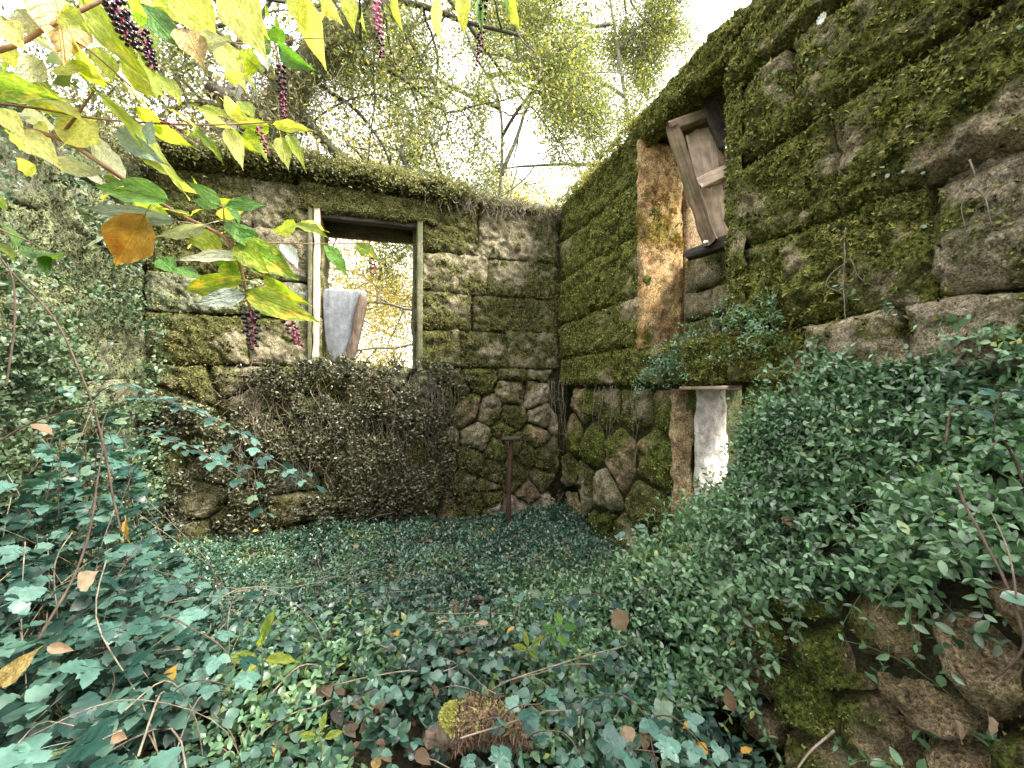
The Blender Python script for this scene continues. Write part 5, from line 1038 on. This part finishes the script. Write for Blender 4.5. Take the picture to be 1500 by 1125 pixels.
# the leaning tree that arches over the window wall
tree('thick leaning tree arching up behind the window wall, shaggy with moss', [(-3.3, 5.2, GZ), (-3.1, 5.3, .6), W(360, 215, 5.4), W(405, 155, 5.4), W(455, 95, 5.5), W(520, 35, 5.6), W(600, -60, 5.8), W(700, -180, 6)], [.30, .26, .24, .22, .19, .17, .14, .1],
     [(.45, (-.3, 0, 1), 2.2, .08), (.55, (.2, .2, 1), 2.0, .07), (.62, (1, .2, .3), 1.8, .05), (.70, (.6, -.3, .9), 1.8, .05), (.8, (1, 0, -.2), 2.0, .05), (.85, (.2, 0, 1), 2, .05), (.38, (-1, 0, .5), 1.8, .06), (.5, (-.6, -.5, .6), 1.6, .05), (.95, (.8, .2, -.3), 2, .04), (.88, (.7, .3, -.7), 2.6, .04), (.98, (.5, 0, -.9), 2.4, .04), (.8, (.5, .2, -.8), 1.9, .03)],
     'tree_leaf', 40000, .052, 11, 'bark', .15, extra=[([W(430, 150, 5.5), W(470, 190, 5.4), W(510, 232, 5.4), W(555, 243, 5.5), W(605, 238, 5.7)], .095), ([W(545, 30, 5.7), W(565, 80, 5.8), W(600, 110, 6), W(640, 230, 6.2), W(660, 280, 6.3)], .035),
     ([W(545, 20, 5.8), W(548, 120, 5.8), W(543, 240, 5.9)], .018), ([W(455, 105, 5.5), W(510, 145, 5.6), W(560, 200, 5.8), W(590, 280, 6)], .03), ([W(440, 190, 5.5), W(480, 150, 5.5), W(540, 130, 5.6), W(590, 150, 5.7)], .016), ([W(430, 60, 5.5), W(380, 40, 5.4), W(330, 70, 5.3)], .05)])
# mossy lichen beard on the leaning trunk
ob = empty('moss_beard', W(420, 150, 5.3), 'shaggy lichen and dead twigs bearding the leaning tree', 'lichen')
sg = curve([W(345, 235, 5.35), W(380, 190, 5.35), W(405, 155, 5.35), W(455, 95, 5.45), W(520, 35, 5.55)], 60); n = 11000; i = R.randint(0, 60, n); P = sg[i] + rv(n) * np.array([.16, .16, .17]); V, F, A = scatter(BLADE, P, nz(rv(n) * .8 - UP * .3), rv(n), R.uniform(.10, .30, n), R.uniform(.10, .2, n)); put('lichen', V, F, M['twig_leaf'], ob, {'rnd': A}, kind='stuff')
# thicket left of the leaning tree
def thicket(label, cx, cy, Y, sx, sy, n, mat, seed, nb=60, leaf=.06, cat='thicket'):
    rs = np.random.RandomState(seed); c = W(cx, cy, Y); root = empty('thicket', (c[0], Y, GZ), label, cat); ts = []; P = []
    for k in range(nb):
        b = np.array([c[0] + rs.normal() * sx * .5, Y + rs.normal() * .5, GZ]); e = np.array([c[0] + rs.normal() * sx, Y + rs.normal() * .6, c[2] + rs.normal() * sy]); q = wob(curve([b, (b + e) / 2 + rs.normal(size=3) * .25, e], 22), .08, 2, k); ts.append(tube(q, np.linspace(.018, .004, 22), 4)); P.append(q[9:])
        for j in range(5):
            o_, t2 = [], []; grow(q[rs.randint(10, 22)], rs.normal(size=3) + UP * .3, .6, .005, 1, o_, t2, rs, .5); ts += [tube(a, b2, 3) for a, b2, d in o_]; P += [x for x in t2]
    V, F, A = joined(ts); put('branches', V, F, M['bark'], root, kind='stuff'); T = np.concatenate(P); T = T[T[:, 2] > 0]; P = T[rs.randint(0, len(T), n)] + rs.normal(size=(n, 3)) * .13
    V, F, A = scatter(RHOMB, P, nz(rs.normal(size=(n, 3)) - UP * .4), nz(rs.normal(size=(n, 3)) + UP * .5), leaf * rs.uniform(.6, 1.3, n)); put('foliage', V, F, M[mat], root, {'rnd': A}, kind='stuff')
thicket('dense brownish thicket of twigs behind the pokeweed and the broken wall', 270, 150, 4.9, 1.0, .55, 15000, 'twig_leaf', 5, 70)
thicket('olive thicket rising behind the lichened wall', 60, 130, 4.4, .8, .5, 7000, 'tree_leaf', 6, 40)
sn = empty('snag', W(340, 240, 4.7), 'broken grey forked snag with a black knot hole', 'dead tree')
V, F, A = tube(curve([np.array([W(330, 0, 4.7)[0], 4.7, GZ]), W(335, 250, 4.7), W(330, 170, 4.7), W(345, 120, 4.7), W(362, 85, 4.7)], 30), np.linspace(.12, .075, 30), 10); V = V + rv(len(V)) * .004; put('trunk', V, F, M['bark_far'], sn, smooth=True)
V, F, A = tube(curve([W(340, 140, 4.65), W(318, 128, 4.5), W(308, 126, 4.4)], 8), [.05, .06, .07, .075, .08, .08, .085, .07], 10); put('broken_stub', V, F, M['wood_dark'], sn, smooth=True)

tree('yellow green tree with drooping sprays in the gap above the wall', [(-.6, 8.5, GZ), (-.5, 8.4, 1), W(735, 180, 8.2), W(690, 60, 8), W(640, -80, 8)], [.035, .033, .03, .03, .02],
     [(.45, (.3, 0, .6), 2.4, .05), (.55, (-1, -.2, .3), 2.2, .05), (.65, (1, .2, .3), 2.4, .05), (.75, (.9, 0, -.2), 2.2, .04), (.85, (-.6, 0, -.4), 2, .04), (.5, (.2, -.3, .3), 2, .04), (.4, (-.6, 0, .1), 1.8, .04)], 'tree_leaf', 60000, .058, 21, spread=.15)
tree('broad sunlit tree filling the sky between the two walls', [(3.6, 10.5, GZ), (3.5, 10.4, 1), W(930, 240, 10.2), W(905, 60, 10), W(880, -120, 10)], [.05, .045, .04, .035, .02],
     [(.35, (-1, 0, .4), 3, .06), (.42, (.5, 0, .5), 2.0, .05), (.5, (-.9, 0, .3), 3, .06), (.6, (.8, 0, .2), 2.2, .06), (.65, (-1, -.2, .2), 3, .05), (.75, (.4, 0, .6), 2.2, .05), (.8, (-.8, 0, -.3), 3, .05), (.9, (.5, 0, -.5), 2, .04), (.3, (-.3, -.3, .2), 2.2, .05)], 'tree_leaf', 120000, .064, 31, spread=.20)
tree('golden leaved tree seen through the window hole', [(-1.4, 7.6, GZ), (-1.4, 7.5, -.3), (-1.42, 7.4, 1.2), (-1.5, 7.4, 2.6)], [.04, .038, .03, .02],
     [(.3, (-.8, 0, .4), 1.9, .03), (.45, (-.8, 0, .3), 1.9, .03), (.6, (-.9, 0, -.1), 1.8, .03), (.7, (-.9, 0, .3), 1.8, .03), (.85, (.8, -.1, .1), 1.5, .03), (.2, (.2, -.3, .3), 1.3, .03)], 'tree_leaf_gold', 20000, .050, 41, spread=.22)
tree('slim pale tree far behind the window hole and leaning trunk', [(-6.2, 12, GZ), (-6.1, 12, 2), (-5.9, 12, 5), (-5.6, 12, 8)], [.06, .05, .04, .03],
     [(.3, (.9, 0, .3), 4, .04), (.36, (.9, 0, .1), 3.6, .04), (.4, (.8, 0, .4), 3.6, .04), (.5, (.9, 0, .0), 3.4, .04), (.6, (-.6, 0, .5), 3, .05), (.75, (.8, -.1, .3), 3, .04), (.85, (-.8, 0, .2), 3, .04), (.2, (.9, -.3, .1), 2.4, .04)], 'tree_leaf_gold', 50000, .075, 51, spread=.34)
tree('far hazy tree low over the corner where the walls meet', [(3.2, 16, GZ), (3.2, 16, 2), (3.0, 16, 4.5), (2.8, 16, 7)], [.2, .18, .14, .08],
     [(.3, (-.9, 0, .4), 3.2, .06), (.45, (-.8, 0, .4), 3.4, .06), (.6, (-.9, 0, .1), 3.2, .05), (.7, (-.3, 0, .8), 2.6, .05), (.85, (-.9, -.1, .3), 3, .05)], 'tree_leaf_gold', 50000, .08, 61, spread=.30)

# unseen leafy trees added behind and beside the viewer to cut sky light
for lab, bx, by, r0, sd in (('unseen broad leafy tree added behind the viewer to block sky light', -1.5, -5.5, 3.2, 71), ('unseen dense leafy tree added beyond the grey lichened wall to block sky light', -6.6, .2, 2.6, 72), ('unseen tall leafy tree added beyond the mossy wall to block sky light', 4.6, -6.0, 2.8, 73)):
    rs = np.random.RandomState(sd); root = empty('tree', (bx, by, GZ), lab, 'tree', 'added trees blocking sky light'); q = wob(curve([np.array([bx, by, GZ]), np.array([bx + .2, by + .3, 1.5]), np.array([bx, by + .5, 4.5])], 24), .06, 1, sd)
    V, F, A = tube(q, np.linspace(.24, .10, 24), 12); put('trunk', V, F, M['bark_far'], root, smooth=True); tips = []
    for k in range(9):
        out = []; grow(q[rs.randint(9, 24)], rs.normal(size=3) * np.array([1, 1, .35]) + UP * .35, r0 * .8, .07, 2, out, tips, rs, .3, kids=(3, 5)); br = joined([tube(a, b, 4) for a, b, d in out]); put('branch', br[0], br[1], M['bark_far'], root)
    T = np.concatenate(tips); n = 26000; P = T[rs.randint(0, len(T), n)] + rs.normal(size=(n, 3)) * .42; V, F, A = scatter(RHOMB, P, nz(rs.normal(size=(n, 3)) - UP * .3), nz(rs.normal(size=(n, 3)) + UP), .15 * rs.uniform(.6, 1.3, n)); put('crown', V, F, M['shade_leaf'], root, {'rnd': A}, kind='stuff')
